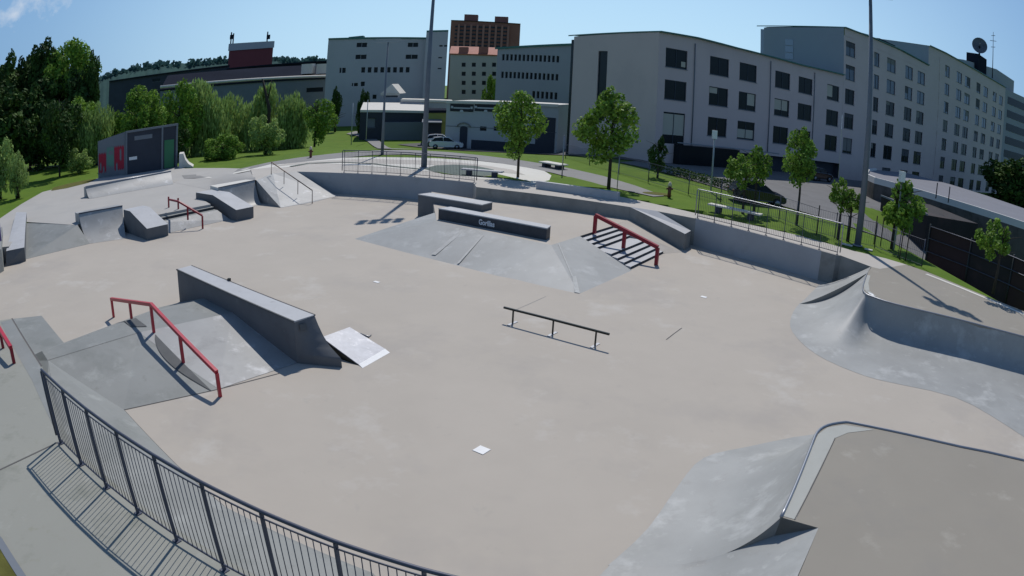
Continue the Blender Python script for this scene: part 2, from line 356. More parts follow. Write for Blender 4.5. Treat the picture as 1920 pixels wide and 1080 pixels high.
# grey strip of smoother concrete along the near deck edge and joints
st = MB(); st.poly([q+Vector((0, 0, .004)) for q in (at(2, 604), at(22, 599), at(77, 689), at(113, 828), at(96, 790), at(60, 712), at(28, 655), at(12, 625))])
struct(st.build('deck_edge_strip', M_blue))
jt = MB()
def strip(mb, pts, wdt, z=None, dz=.006):
    pts = [Vector(p) for p in pts]
    for i in range(len(pts)-1):
        a, b = pts[i], pts[i+1]; d = (b-a); d.z = 0; d.normalize(); n = Vector((-d.y, d.x, 0))*wdt/2; u = Vector((0, 0, dz))
        mb.quad(a-n+u, b-n+u, b+n+u, a+n+u)
strip(jt, [at(0, 881), at(110, 829)], .045); strip(jt, [at(23, 597), at(78.6, 687)], .05)
strip(jt, [at(1566, 822), at(1490, 975)], .018, dz=.014)
struct(jt.build('deck_joint', M_joint))
gc = MB(); gc.poly([Vector((-8.15, 5.6, .01)), Vector((-7.1, 5.0, .01)), Vector((-7, 2, .01)), Vector((-14, 2, .01)), Vector((-14, 8, .01)), Vector((-11, 6.6, .01))])
struct(gc.build('grass_verge', M_grass2))
kb = MB(); strip(kb, [Vector((-11, 6.75, 0)), Vector((-8.12, 5.62, 0)), Vector((-7.05, 5.02, 0)), Vector((-6.8, 2, 0))], .14, dz=.02)
struct(kb.build('verge_kerb', M_mid))

# back and left deck: outer ring first, then the plateau inside the left part
BK = [(-16.0, 47.7), (-12.2, 47.15)]
CF = []
x, y, a = -11.0697*1.1, 42.833*1.1, -.178
for i in range(10):
    CF.append(Vector((x, y, 0))); aa = a-.028*(i+.5); x += 1.1*math.cos(aa); y += 1.1*math.sin(aa)
BF = [Vector((8.964*1.1+i*1.1*math.cos(-.791), 32.861*1.1+i*1.1*math.sin(-.791), 0)) for i in range(9)]
NB = Vector((.703, .711, 0))                                       # away from the park at fence B
wall_top = [at(893, 350), at(1000, 362), at(1090, 374), at(1181, 388)]
inner_back = [Vector((-16.0, 47.7, 0))]+[c-Vector((.05, .18, 0)) for c in CF]+wall_top[:]
bd = [*inner_back, at(1232, 396)]+[b-NB*.18 for b in BF]+[at(1577, 479), at(1634, 500), at(1650, 504)]
outer_back = [at(1700, 496), at(1660, 484), at(1600, 470), at(1500, 442), at(1400, 420), at(1300, 399), at(1160, 368), at(1120, 356), at(1000, 341), at(965, 336)]
bd += outer_back+[at(820, 322), at(720, 312), at(600, 305), at(470, 318), at(512, 325)]
b_ = MB(); b_.prism(bd, -1.7); struct(b_.build('back_deck', M_deck))
# right deck with its long coping
copR = [at(1626, 513), at(1621, 528), at(1618, 541), at(1623, 551), at(1639, 558), at(1680, 571), at(1800, 600), at(1920, 632)]
far_r = copR[-1]+Vector((UX.x, UX.y, 0))*9
rd = MB(); rd.prism([at(1634, 500)+Vector((.02, -.02, 0))]+copR+[far_r, far_r+Vector((4, 6, 0)), at(1920, 584), at(1850, 556), at(1800, 535), at(1740, 510), at(1700, 496), at(1650, 504)], -1.7)
struct(rd.build('right_deck', M_deck2))
kr = MB(); strip(kr, [at(1737, 514), at(1760, 523), at(1800, 539), at(1850, 560), at(1920, 590), at(1960, 612)], .30, dz=.012)
struct(kr.build('pale_kerb', M_kerbw))
# near-right deck
copN = [at(1465, 970), at(1490, 915), at(1520, 840), at(1532, 812), at(1550, 799), at(1580, 793), at(1604, 795), at(1700, 815), at(1800, 838), at(1920, 864)]
nrf = copN[-1]+Vector((UX.x, UX.y, 0))*8
nr = MB(); nr.prism([at(1535, 990), copN[0]]+copN[1:]+[nrf, Vector((16, -2, 0)), Vector((1.5, -2.5, 0)), at(1500, 1080)-Vector((NX.x, NX.y, 0))*3], -1.7)
struct(nr.build('near_right_deck', M_deck2))
P2 = -.6
# left terrace (lower than the deck) and the slope that leads up to the deck
pl = MB()
pA = at(288, 404, P2); pB = at(395, 383, P2)
SL = [V2(at(478, 338), P2), at(470, 325, P2), V2(Vector((-21.5, 53, 0)), P2)]
pl.prism([at(-60, 470, P2), at(17, 462, P2), at(50, 416, P2), at(145, 422, P2), V2(at(147, 401), P2), V2(at(229, 386), P2)+Vector((-.3, .2, 0)), V2(at(231, 393, -.12), P2), pA, pB, V2(at(367, 361, -.2), P2)+Vector((NX.x, NX.y, 0))*.3, V2(at(409, 351), P2), V2(at(478, 338), P2), V2(at(481, 338), P2)+Vector((-.8, 2.5, 0)), Vector((-20.5, 51.0, P2)), at(345, 322, P2)+Vector((1.2, 0, 0)), at(332, 311, P2), at(235, 326, P2), at(183, 334, P2), at(160, 340, P2), at(80, 360, P2), at(40, 383, P2), at(0, 410, P2), at(-60, 450, P2)], -1.7)
struct(pl.build('left_terrace', M_plat))
p3 = MB(); p3.prism([V2(q, P2-.003) for q in [(-18.3, 43.6), (-17.9, 47.4), (-20.3, 51.0), (-30.5, 52.6), (-35.5, 47), (-30, 41)]], -1.2)
struct(p3.build('terrace_back', M_plat))
def gpx(px, py):
    z = -.3
    for _ in range(12): q = at(px, py, z); z = .5*z+.5*(gz(q.x, q.y)+.012)
    return at(px, py, z)
cols_ = (318, 340, 365, 392, 420, 450, 479)
far_l = [gpx(x, y) for x, y in zip(cols_, (318, 316, 315, 315, 315, 316, 318))]
mid_l = [gpx(x, y) for x, y in zip(cols_, (331, 331, 332, 335, 336, 336, 337))]
toe_l = [at(x, y, P2+.006) for x, y in zip(cols_[:4], (340, 345, 350, 356))]+[V2(q, P2)+Vector((-.3, -.6, 0)) for q in mid_l[4:]]
sp = MB(); sp.grid([toe_l, mid_l, [a.lerp(b, .5) for a, b in zip(mid_l, far_l)], far_l], True)
struct(sp.build('terrace_slope', M_plat))
sp = MB(); sp.poly([q+Vector((0, 0, .006)) for q in (at(476, 337), at(481, 338), at(512, 325), at(520, 318), at(470, 317))]); struct(sp.build('deck_corner', M_deck))

# ------------------------------------------------------------------ retaining walls (poured, fixed to the deck)
def wallstrip(pts, z0, name, m, label, cat='wall', th=.16, zt=-.004):
    mb = MB(); pts = [Vector(p) for p in pts]
    n = len(pts); nn = []
    for i in range(n):
        d = (pts[min(i+1, n-1)]-pts[max(i-1, 0)]); d.z = 0; d.normalize(); nn.append(Vector((d.y, -d.x, 0)))
    out = [pts[i]+nn[i]*.012 for i in range(n)]; inn = [pts[i]-nn[i]*th for i in range(n)]
    for i in range(n-1):
        mb.hexa([V2(out[i], z0), V2(out[i+1], z0), V2(inn[i+1], z0), V2(inn[i], z0)], [V2(out[i], zt), V2(out[i+1], zt), V2(inn[i+1], zt), V2(inn[i], zt)])
    return tag(mb.build(name, m), label, cat)
wallstrip([inner_back[0]]+inner_back[1:11], F-.02, 'retaining_wall', M_wall, 'long curved grey retaining wall under the back fence')
wallstrip(wall_top, F-.02, 'retaining_wall', M_worn, 'dark stained retaining wall behind the central stairs, under the low parapet')
wallstrip([at(1232, 396)]+[b-NB*.18 for b in BF[:1]], F-.02, 'retaining_wall', M_worn, 'short dark stained wall between the sloping wall and the right fence')
wallstrip([b-NB*.18 for b in BF[0:8]]+[(BF[7]*.8+BF[8]*.2)-NB*.18], F-.02, 'retaining_wall', M_wall, 'smooth grey retaining wall under the right-hand fence')
wallstrip([(BF[7]*.8+BF[8]*.2)-NB*.18, BF[8]-NB*.18, at(1577, 479), at(1634, 500)], F-.02, 'retaining_wall', M_worn, 'dark stained wall end beside the right quarter pipe')

# ------------------------------------------------------------------ fences
def fence(pts, label, first_inset=True, bars=9, m=M_fence, h=1.6, mtop=None, ends=True):
    t = thing('railing_fence', pts[0], label, 'fence')
    for p in pts:
        mb = MB(); d = .028; mb.box((p.x, p.y, 0), (.028, .058, h-.02), u=(pts[1]-pts[0])[:2]); mb.box((p.x, p.y, 0), (.12, .12, .015), u=(pts[1]-pts[0])[:2])
        mb.build('post', m, t)
    tp = [p+Vector((0, 0, h)) for p in pts]
    if ends:
        e0 = (pts[0]-pts[1]).normalized()*.16; e1 = (pts[-1]-pts[-2]).normalized()*.16
        tp = [pts[0]+e0+Vector((0, 0, .14)), pts[0]+e0+Vector((0, 0, h-.05))]+[pts[0]+e0*.7+Vector((0, 0, h))]+tp+[pts[-1]+e1*.7+Vector((0, 0, h)), pts[-1]+e1+Vector((0, 0, h-.05)), pts[-1]+e1+Vector((0, 0, .14))]
    MB().tube(tp, .030, 8).build('top_rail', mtop or m, t)
    MB().tube([p+Vector((0, 0, .13)) for p in pts], .020, 6).build('bottom_rail', m, t)
    MB().tube([p+Vector((0, 0, h-.11)) for p in pts], .014, 6).build('middle_rail', m, t)
    for i in range(len(pts)-1):
        mb = MB()
        for k in range(1, bars+1):
            q = pts[i].lerp(pts[i+1], k/(bars+1)); mb.tube([q+Vector((0, 0, .14)), q+Vector((0, 0, h-.12))], .0075, 5)
        mb.build('bar_panel', m, t)
    return t
fence(fenceA, 'long curved dark steel fence in the foreground throwing a striped shadow')
fence(CF, 'dark steel fence on the curved back wall, before the tall mast')
fence(BF, 'steel fence with a bright top rail on the right-hand wall, before the bench', mtop=M_steel)

# ------------------------------------------------------------------ long central-left funbox: ledge, bank, kinked rail, kicker
LA = Vector((-12.76, 22.16)); 
def ls(s, t, z): q = LA+UX*s+NX*t; return Vector((q.x, q.y, z))
ub = Vector((at(552.3, 602, -.2)-at(331.7, 504.5, -.2))).normalized(); UB = Vector((ub.x, ub.y)); NB2 = Vector((-ub.y, ub.x))
def ls(s, t, z): q = LA+UB*s+NB2*t; return Vector((q.x, q.y, z))
lt = thing('grind_ledge', ls(4, .4, F), 'long tall grey concrete ledge beside the big red kinked rail', 'ledge')
mb = MB(); mb.hexa([ls(0, 0, F-.02), ls(8.06, 0, F-.02), ls(8.06, .78, F-.02), ls(0, .70, F-.02)], [ls(0, 0, -.24), ls(8.06, 0, -.24), ls(8.06, .78, -.24), ls(0, .70, -.24)])
q0 = [ls(8.062, .01, F-.02), ls(8.062, .78, F-.02)]
# flared tail of the ledge that runs down towards the kicker
prof = [(0, -.21), (.16, -.46), (.38, -.74), (.66, -.98), (1.0, -1.15), (1.15, -1.22), (1.18, F-.02), (0, F-.02)]
A_ = [ls(8.06+a*.04, 0, z) for a, z in prof]; B_ = [ls(8.06+a, .78, z) for a, z in prof]
mb.add(B_, [tuple(range(len(B_)))])
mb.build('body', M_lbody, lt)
mb = MB(); fine = []
for i in range(6):
    for j in range(4): fine.append((prof[i][0]+(prof[i+1][0]-prof[i][0])*j/4, prof[i][1]+(prof[i+1][1]-prof[i][1])*j/4))
fine.append(prof[6]); K = 10
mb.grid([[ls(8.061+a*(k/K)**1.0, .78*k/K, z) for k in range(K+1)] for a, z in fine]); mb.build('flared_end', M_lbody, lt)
mb = MB(); mb.hexa([ls(0, -.015, -.24), ls(8.07, -.015, -.24), ls(8.07, .79, -.24), ls(0, .71, -.24)], [ls(0, -.015, -.2), ls(8.07, -.015, -.2), ls(8.07, .79, -.2), ls(0, .71, -.2)])
mb.build('cap', M_ledge, lt)
MB().tube([ls(0, -.02, -.215), ls(8.07, -.02, -.215)], .025, 4, sq=True).build('edge_strip', M_patch, lt)
MB().tube([ls(0, .715, -.215), ls(8.07, .795, -.215)], .022, 4, sq=True).build('edge_strip', M_joint, lt)
stk = MB()
stk.quad(ls(8.12, .14, -.32), ls(8.17, .36, -.32), ls(8.23, .36, -.52), ls(8.16, .14, -.52))
stk.build('scuff_mark', M_patch, lt)
mb = MB(); mb.hexa([ls(2.9, .735, -.2), ls(3.12, .735, -.2), ls(3.12, .80, -.2), ls(2.9, .80, -.2)], [ls(2.98, .735, -.12), ls(3.12, .735, -.10), ls(3.12, .80, -.10), ls(2.98, .80, -.12)])
mb.build('bracket', M_black, lt)
# bank under the rail
ZP = -.86
f0, f1, f2 = at(232, 769, F), at(410, 730, F), at(525, 700, F)
e0, e1, e2 = at(90, 676, ZP), at(260, 624, ZP), ls(4.4, .01, ZP)
k0, k1, k2 = at(120.7, 644, F), at(300, 576, F), ls(.1, .01, F)
tp0, tp1, tp2 = ls(2.7, -7.2, ZP), ls(2.25, -3.2, ZP), ls(2.25, .01, ZP)
mb = MB()
mb.quad(f0, f1, e1, e0); mb.quad(f1, ls(8.05, .01, F), ls(4.4, .01, ZP), e1)
L0_, L1_ = V2(dl0, F), V2(dl1, -.86)
mb.quad(L0_, at(78, 592, F), k0); mb.quad(L0_, k0, tp0); mb.quad(L0_, tp0, e0); mb.quad(L0_, e0, L1_); mb.quad(L1_, e0, V2(edgeA[0], -.86))
mb.quad(e0, e1, tp1, tp0); mb.quad(e1, e2, tp2, tp1)
mb.quad(tp0, tp1, k1, k0); mb.quad(tp1, tp2, k2, k1)
bf = mb.build('funbox_bank', M_blue, origin=ls(4, -3, F)); tag(bf, 'wide low grey bank with the big red kinked rail standing on it', 'skate ramp')
mb = MB(); o4 = Vector((0, 0, .005))
mb.quad(f0+o4, f1+o4, e1+o4, e0+o4); 
fb2 = mb.build('bank_slope', M_blue, bf)
mb = MB(); sA = ls(7.9, -3.02, F)
mb.quad(f1+o4*2, ls(8.05, .0, F)+o4*2, e2+o4*2, e1+o4*2); mb.build('bank_slope', M_bank, bf)
ja = MB(); strip(ja, [f0, f1, f2], .03, dz=.012); ja.build('seam', M_joint, bf); ja = MB(); strip(ja, [e0, e1], .02, dz=.012); ja.build('seam', M_joint, bf)
mb = MB(); mb.grid([[e0+o4*2]+[V2(edgeA[i], -.86)-_ndir[i]*.1 for i in (0, 2, 4, 6)], [f0+o4*2, at(330, 872, F)+o4*2, at(420, 950, F)+o4*2, at(560, 1022, F)+o4*2, at(700, 1078, F)+o4*2]], False); mb.build('edge_slope', M_blue, bf)
# side fill between bank and near deck
mb = MB(); x0 = at(28, 600, F); mb.poly([q+Vector((0, 0, .004)) for q in (at(24, 598, F), at(78, 592, F), at(120.7, 644, F), at(232, 769, F), at(330, 872, F), at(420, 950, F), at(700, 1075, F), Vector((2, 3.0, F)), Vector((-8, 6, F)), Vector((-19, 15, F)))])
struct(mb.build('smooth_floor_strip', M_blue))
jj = MB(); strip(jj, [at(232, 769, F), at(330, 872, F), at(420, 950, F)], .03, dz=.008); struct(jj.build('floor_joint', M_joint))
mb = MB(); mb.quad(k0, ls(-.2, -7.6, F), tp0, tp0+Vector((.01, .01, 0)))
# flat dark patches below the rail
def bankz(s):                                    # height of the funbox at distance s along the ledge
    return F if s < .6 or s > 7.92 else (F+(ZP-F)*(s-.6)/1.65 if s < 2.25 else (ZP if s < 3.78 else ZP+(F-ZP)*(s-3.78)/4.14))
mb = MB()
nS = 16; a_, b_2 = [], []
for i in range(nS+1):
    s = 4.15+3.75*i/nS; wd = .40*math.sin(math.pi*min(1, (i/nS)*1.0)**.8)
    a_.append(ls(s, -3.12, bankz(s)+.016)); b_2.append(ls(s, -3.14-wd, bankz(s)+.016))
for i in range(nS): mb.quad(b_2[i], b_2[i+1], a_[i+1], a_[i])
tag(mb.build('dark_patch', M_patch), 'dark lens-shaped patch on the bank beneath the sloping red rail', 'stain')
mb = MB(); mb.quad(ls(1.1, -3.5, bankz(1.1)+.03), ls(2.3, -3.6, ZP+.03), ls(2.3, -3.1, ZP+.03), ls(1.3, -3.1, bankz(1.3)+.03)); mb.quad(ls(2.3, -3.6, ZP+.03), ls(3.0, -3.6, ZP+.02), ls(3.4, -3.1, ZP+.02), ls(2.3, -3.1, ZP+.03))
tag(mb.build('dark_patch', M_patch), 'dark slab-shaped patch beneath the rising end of the big red rail', 'stain')
# kinked rail
def squarerail(name, tops, posts, m, label, r=.055, group=None, pr=.045, cat='grind rail', base=True, sq=True, mp=None):
    t = thing(name, posts[len(posts)//2][0], label, cat, group)
    MB().tube(tops, r, 4 if sq else 8, sq=sq).build('top_bar', m, t)
    for p, ztop in posts:
        mb = MB(); mb.tube([p-Vector((0, 0, .04)), Vector((p.x, p.y, ztop-.01))], pr, 4 if sq else 8, sq=sq)
        mb.build('post', mp or m, t)
    return t
RT3 = -3.1
squarerail('kinked_rail', [ls(-.42, RT3, -.79), ls(4.05, RT3, .06), ls(8.36, RT3, -.78)],
           [(ls(-.38, RT3, F), -.80), (ls(1.83, RT3, bankz(1.83)), -.36), (ls(3.98, RT3, ZP), .03), (ls(6.15, RT3, bankz(6.15)), -.37), (ls(8.36, RT3, F), -.80)], M_red,
           'big red kinked grind rail over the wide bank, nearest the long ledge')
# kicker
kt = thing('kicker_ramp', at(670, 660, F), 'small loose metal kicker ramp set against the end of the long ledge', 'skate ramp')
h0, h1 = at(604, 632, -1.02), at(656, 613, -1.02); l0, l1 = at(673, 683, F+.03), at(722, 654, F+.03); t0_, t1_ = at(680, 690, F+.005), at(731, 661, F+.005)
mb = MB(); mb.hexa([V2(h0, -1.06), l0-Vector((0, 0, .025)), l1-Vector((0, 0, .025)), V2(h1, -1.06)], [h0, l0, l1, h1]); mb.build('riding_plate', M_plate, kt)
mb = MB(); mb.hexa([l0-Vector((0, 0, .027)), t0_-Vector((0, 0, .005)), t1_-Vector((0, 0, .005)), l1-Vector((0, 0, .027))], [l0+Vector((0, 0, .004)), t0_, t1_, l1+Vector((0, 0, .004))]); mb.build('toe_flap', M_white, kt)
mb = MB()
for a, b in ((h0, l0), (h1, l1)):
    c = (b-a).cross(Vector((0, 0, 1))).normalized()*.02
    mb.hexa([V2(a, F)-c, V2(b, F)-c, V2(b, F)+c, V2(a, F)+c], [V2(a, -1.061)-c, V2(b, F+.005)-c, V2(b, F+.005)+c, V2(a, -1.061)+c])
mb.hexa([V2(h0, F), V2(h1, F), V2(h1, F)+Vector((.03, -.02, 0)), V2(h0, F)+Vector((.03, -.02, 0))], [V2(h0, -1.061), V2(h1, -1.061), V2(h1, -1.061)+Vector((.03, -.02, 0)), V2(h0, -1.061)+Vector((.03, -.02, 0))])
mb.build('frame', M_black, kt)
strp = MB(); strp.tube([at(676, 625, F+.02), at(692, 632, F+.02), at(696, 628, F+.02)], .018, 5)
tag(strp.build('steel_strap', M_steel), 'thin bent metal strap lying beside the kicker ramp', 'strap')

# flat black rail
r0, r1 = at(945, 576, -1.0), at(1143, 627, -1.0)
t = thing('flat_rail', r0.lerp(r1, .5)-Vector((0, 0, .5)), 'low straight black flat rail alone in the middle of the floor', 'grind rail')
MB().tube([r0, r1], .032, 4, sq=True).build('top_bar', M_black, t)
for k in (.095, .49, .885):
    p = r0.lerp(r1, k); MB().tube([V2(p, F), V2(p, -1.02)], .022, 4, sq=True).build('post', M_black, t)
    mb = MB(); mb.box((p.x, p.y, F), (.5, .10, .02), u=NX); mb.build('foot_plate', M_steel, t)

# ------------------------------------------------------------------ central pyramid funbox with its stairs
ZC = -.6; apex = at(1047, 455, ZC)
cf = [at(665, 448, F), at(760, 473, F), at(855, 497, F), at(935, 518, F), at(1087, 551, F), at(1185, 507, F)]
cl = at(783, 406, F)
c2a, c2b = at(818, 414, ZC), at(1034, 459, ZC)           # front top edge of the bank
st_t = at(1088, 442, ZC)                                # top of the stairs, near corner
mb = MB()
mb.quad(cf[0], cf[1], c2a); mb.quad(cf[1], cf[2], c2a.lerp(c2b, .35), c2a); mb.quad(cf[2], cf[3], c2b, c2a.lerp(c2b, .35)); mb.quad(cf[3], cf[4], apex, c2b); 
mb.quad(cf[4], cf[5], st_t, apex)
mb.quad(cf[0], c2a, at(822, 396, ZC))
tail = at(800, 385, ZC)
pb = mb.build('pyramid_bank', M_ramp, origin=V2(apex, F)); tag(pb, 'central grey pyramid bank sloping down in front of the dark graffiti ledge', 'skate ramp')
ch = MB(); o6 = Vector((0, 0, .02))
strip(ch, [apex.lerp(cf[4], .02)+o6, apex.lerp(cf[4], .70)+o6], .05, dz=.0); ch.build('chalky_seam', M_chalk, pb)
ch = MB(); q = apex.lerp(cf[4], .70); ch.poly([q+Vector((0, 0, .02)), cf[4]+Vector((-.18, .10, .03)), cf[4]+Vector((.02, .02, .02)), q+Vector((.16, .1, .02))]); ch.build('chalky_patch', M_chalk, pb)
for pa_, pb_, w_ in ((at(905, 441, -.72), at(858, 494, -1.44), .10), (at(868, 431, -.70), at(812, 478, -1.40), .22)):
    ch = MB(); strip(ch, [pa_+o6, pb_+o6], w_, dz=0); ch.build('chalky_streak', mat('faint_streak_concrete', (.375, .38, .365), rough=.6, noise=.2, nscale=3), pb)
ch = MB(); a = at(1020, 462, -.72)+o6; b = at(1002, 489, -1.05)+o6; strip(ch, [a, b], .06, dz=0); ch.build('chalky_streak', M_chalk, pb)
ch = MB(); p = at(1024, 456, -.66)+o6
for k in range(3): strip(ch, [p+Vector((k*.12-.1, -.1, 0)), p+Vector((k*.12-.02, .12, .03)), p+Vector((k*.12+.05, -.08, 0))], .035, dz=0)
ch.build('cyan_scribble', M_cyan, pb)
# plateau behind the bank
mb = MB(); wb = [Vector((w_.x, w_.y, -.76)) for w_ in wall_top]
mb.prism([c2a, c2a.lerp(c2b, .5), c2b, apex, st_t, at(1150, 423, ZC), V2(wall_top[3], -.72)+Vector((-.02, -.02, 0)), wb[2], wb[1], wb[0]+Vector((-.02, 0, 0)), at(784, 360, ZC)+Vector((.8, .3, 0))], F-.02)
tag(mb.build('pyramid_plateau', M_floor), 'flat raised concrete plateau at the top of the central stairs', 'platform')
# ramp from plateau down to the floor beside the stairs
bot = [at(1247, 475, F)+Vector((0, 0, 0)), at(1275, 478, F)]
mb = MB(); tA, tB = at(1152, 423, ZC), V2(at(1181, 388), -.7); lowA, lowB = at(1247, 476, F), at(1284, 476, F)
mb.hexa([V2(tA, F-.02), V2(lowA, F-.02), V2(lowB, F-.02), V2(tB, F-.02)], [tA, lowA, lowB+Vector((0, .3, 0)), tB])
tag(mb.build('stair_bank', M_floor), 'smooth concrete slope between the central stairs and the sloping wall', 'skate ramp')
# stairs 4 + landing + 4
stt = thing('staircase', V2(at(1170, 462, -1), F), 'double flight of low concrete steps under the long red handrail', 'stairs')
s0a, s0b = at(1088, 442, ZC), at(1150, 423, ZC); s1a, s1b = at(1187, 506, F), at(1247, 476, F)
nris = 8; fr = [0, .085, .17, .255, .61, .70, .79, .88]      # fractions along the run where the risers stand
fr = [0, .105, .215, .325, .60, .72, .84, .96]
da = s1a-s0a; db = s1b-s0b
for k in range(8):
    f_ = fr[k]; fn = fr[k+1] if k < 7 else 1.0
    ztop = ZC-(k+1)*(.9/8)
    if k == 7: break
    A0 = s0a+da*f_; B0 = s0b+db*f_; A1 = s0a+da*fn; B1 = s0b+db*fn
    mb = MB(); mb.hexa([V2(A0, F), V2(A1, F), V2(B1, F), V2(B0, F)], [V2(A0, ztop), V2(A1, ztop), V2(B1, ztop), V2(B0, ztop)])
    mb.build('landing' if k == 3 else 'step', M_ledge, stt)
# riser faces, with their shade put into the dark colour
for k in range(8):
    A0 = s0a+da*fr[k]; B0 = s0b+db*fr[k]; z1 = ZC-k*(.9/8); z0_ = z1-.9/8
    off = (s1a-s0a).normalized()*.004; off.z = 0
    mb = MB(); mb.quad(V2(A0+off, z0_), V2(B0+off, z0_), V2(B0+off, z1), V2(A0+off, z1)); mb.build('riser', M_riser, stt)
hb = MB(); P_ = at(1115, 436, -.62); E_ = at(1230, 497, F)
hr = squarerail('stair_handrail', [P_+Vector((0, 0, .88)), E_+Vector((0, 0, .86))], [(P_, .24), (P_.lerp(E_, .48)+Vector((0, 0, .0)), -.18), (E_, -.66)], M_dkred, 'thick dark red handrail down the middle of the central stairs', r=.085, pr=.075, cat='handrail')
# ledges on the plateau
def ledge(name, pts_top, zb, zt, m, label, cap=None):
    t = thing(name, V2((pts_top[0]+pts_top[2])*.5, zb), label, 'ledge')
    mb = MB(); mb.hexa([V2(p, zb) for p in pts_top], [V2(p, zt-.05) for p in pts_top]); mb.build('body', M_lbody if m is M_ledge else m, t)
    c = (pts_top[0]+pts_top[2])*.5
    mb = MB(); e = [p+(p-c).normalized()*.015 for p in pts_top]; mb.hexa([V2(p, zt-.05) for p in e], [V2(p, zt) for p in e]); mb.build('cap', cap or m, t)
    return t
c1 = [at(784, 364, -.2), at(903, 383, -.2), at(923, 378, -.2), at(806, 361, -.2)]
ledge('flat_ledge', c1, F, -.2, M_ledge, 'grey concrete ledge at the back of the plateau, half hidden by the dark graffiti ledge', cap=M_ledge)
c2 = [at(822, 390, -.03), at(1026, 427, -.03), at(1033, 422, -.03), at(845, 387, -.03)]
M_dledge = mat('dark_painted_ledge', (.055, .06, .07), rough=.6, noise=.3, nscale=2)
l2 = ledge('graffiti_ledge', c2, ZC-.35, -.03, M_dledge, 'dark painted ledge with pale lettering on top of the central pyramid bank', cap=M_ledge)
# lettering
try:
    fc = bpy.data.curves.new('lettering', 'FONT'); fc.body = 'Gorillas'; fc.size = .42; fc.extrude = .002; fc.offset = .014
    to = bpy.data.objects.new('lettering', fc); COL.objects.link(to)
    bpy.context.view_layer.update(); dg = bpy.context.evaluated_depsgraph_get(); me = bpy.data.meshes.new_from_object(to.evaluated_get(dg)); bpy.data.objects.remove(to)
    lo = bpy.data.objects.new('lettering', me); COL.objects.link(lo); me.materials.clear(); me.materials.append(mat('faded_white_lettering', (.62, .65, .68), rough=.7)); lo.parent = l2
    ud = (c2[1]-c2[0]); ud.z = 0; ang = math.atan2(ud.y, ud.x); ud.normalize(); nn_ = Vector((ud.y, -ud.x, 0))
    base = at(896, 418, -.30); pl_ = Plane(c2[0], c2[1]); s_, z_ = pl_.hit(898, 414)
    pos = Vector((pl_.a.x+pl_.u.x*s_, pl_.a.y+pl_.u.y*s_, z_-.14))+nn_*.03
    lo.rotation_euler = (math.pi/2, 0, ang); lo.location = pos-wloc(l2); lo.scale = (.72, .85, 1)
except Exception as ex: print('text', ex)
# sloping hubba wall
hw = thing('hubba_wall', at(1250, 470, F), 'wide smooth concrete wall that slopes down from the deck to the floor right of the stairs', 'wall')
kA, kB = at(1181, 388), at(1232, 396); eA, eB = at(1284, 439, -.62), at(1295, 433, -.62)
mb = MB(); mb.hexa([V2(kA, F-.02), V2(eA, F-.02), V2(eB, F-.02), V2(kB, F-.02)], [V2(kA, -.004), eA, eB, V2(kB, -.004)])
mb.build('body', M_worn, hw)
mb = MB(); u4 = Vector((0, 0, .006)); mb.quad(V2(kA, 0)+u4, eA+u4, eB+u4, V2(kB, 0)+u4); mb.build('sloping_top', M_ledge, hw)
# parapet seat on the back deck
mb = MB(); a, b = at(1005, 353), at(1158, 376); nrm = Vector((-(b-a).y, (b-a).x, 0)).normalized()*.32
mb.hexa([a, b, b+nrm, a+nrm], [V2(p, .48) for p in (a, b, b+nrm, a+nrm)])
tag(mb.build('parapet_block', M_ledge, bevel=.01), 'long low concrete block on the back deck above the dark wall', 'parapet')

# ------------------------------------------------------------------ curved ramps
def loft(top, bot, prof, m, name, label, n=22, sub=6, cat='skate ramp', zb=F, colw=False):
    # resample both polylines to the same count
    def res(pl, k):
        pl = [Vector((p[0], p[1])) for p in pl]; d = [0]
        for i in range(1, len(pl)): d.append(d[-1]+(pl[i]-pl[i-1]).length)
        out = []
        for j in range(k):
            s = d[-1]*j/(k-1); i = 0
            while i < len(pl)-2 and d[i+1] < s: i += 1
            out.append(pl[i].lerp(pl[i+1], (s-d[i])/max(1e-6, d[i+1]-d[i])))
        return out
    if isinstance(sub, int): T, B = res(top, sub), res(bot, sub)
    else: T, B = [Vector(p[:2]) for p in top], [Vector(p[:2]) for p in bot]
    rows = []
    for i in range(n+1):
        e = i/n; e = e**2.2
        rows.append([Vector((*(T[j].lerp(B[j], e)), prof(e, (B[j]-T[j]).length, j) if colw else prof(e, (B[j]-T[j]).length))) for j in range(len(T))])
    mb = MB(); mb.grid(rows, True)
    o = mb.build(name, m); 
    # make normals face up
    bm = bmesh.new(); bm.from_mesh(o.data); bmesh.ops.recalc_face_normals(bm, faces=bm.faces)
    if sum(f.normal.z*f.calc_area() for f in bm.faces) < 0: bmesh.ops.reverse_faces(bm, faces=bm.faces)
    bm.to_mesh(o.data); bm.free()
    return tag(o, label, cat) if label else o
def pr_mix(e, L, j):
    k = sm((j/3-3.6)/3.0); g_ = F+.006+1.494*(1-e)**2.1
    return g_*(1-k)+pr_wall(e, L)*k
def pr_wall(e, L):
    d = e*L; tab = [(0, 0), (.04, -.35), (.11, -.68), (.22, -.92), (.40, -1.10), (.65, -1.22), (1.0, -1.31), (1.6, -1.385), (2.4, -1.445), (max(L, 2.6), -1.494)]
    for i in range(len(tab)-1):
        if d <= tab[i+1][0]+1e-6: return tab[i][1]+(tab[i+1][1]-tab[i][1])*(d-tab[i][0])/(tab[i+1][0]-tab[i][0])
    return F+.006
def pr_exp(kx, tl=.16, h=1.5):
    def f(e, L):
        d = e*L; return F+.006+(h-tl)*(math.exp(-d/kx)-math.exp(-L/kx))/(1-math.exp(-L/kx))*(1)+tl*(1-e)**1.5-.006*(1-e)
    return f
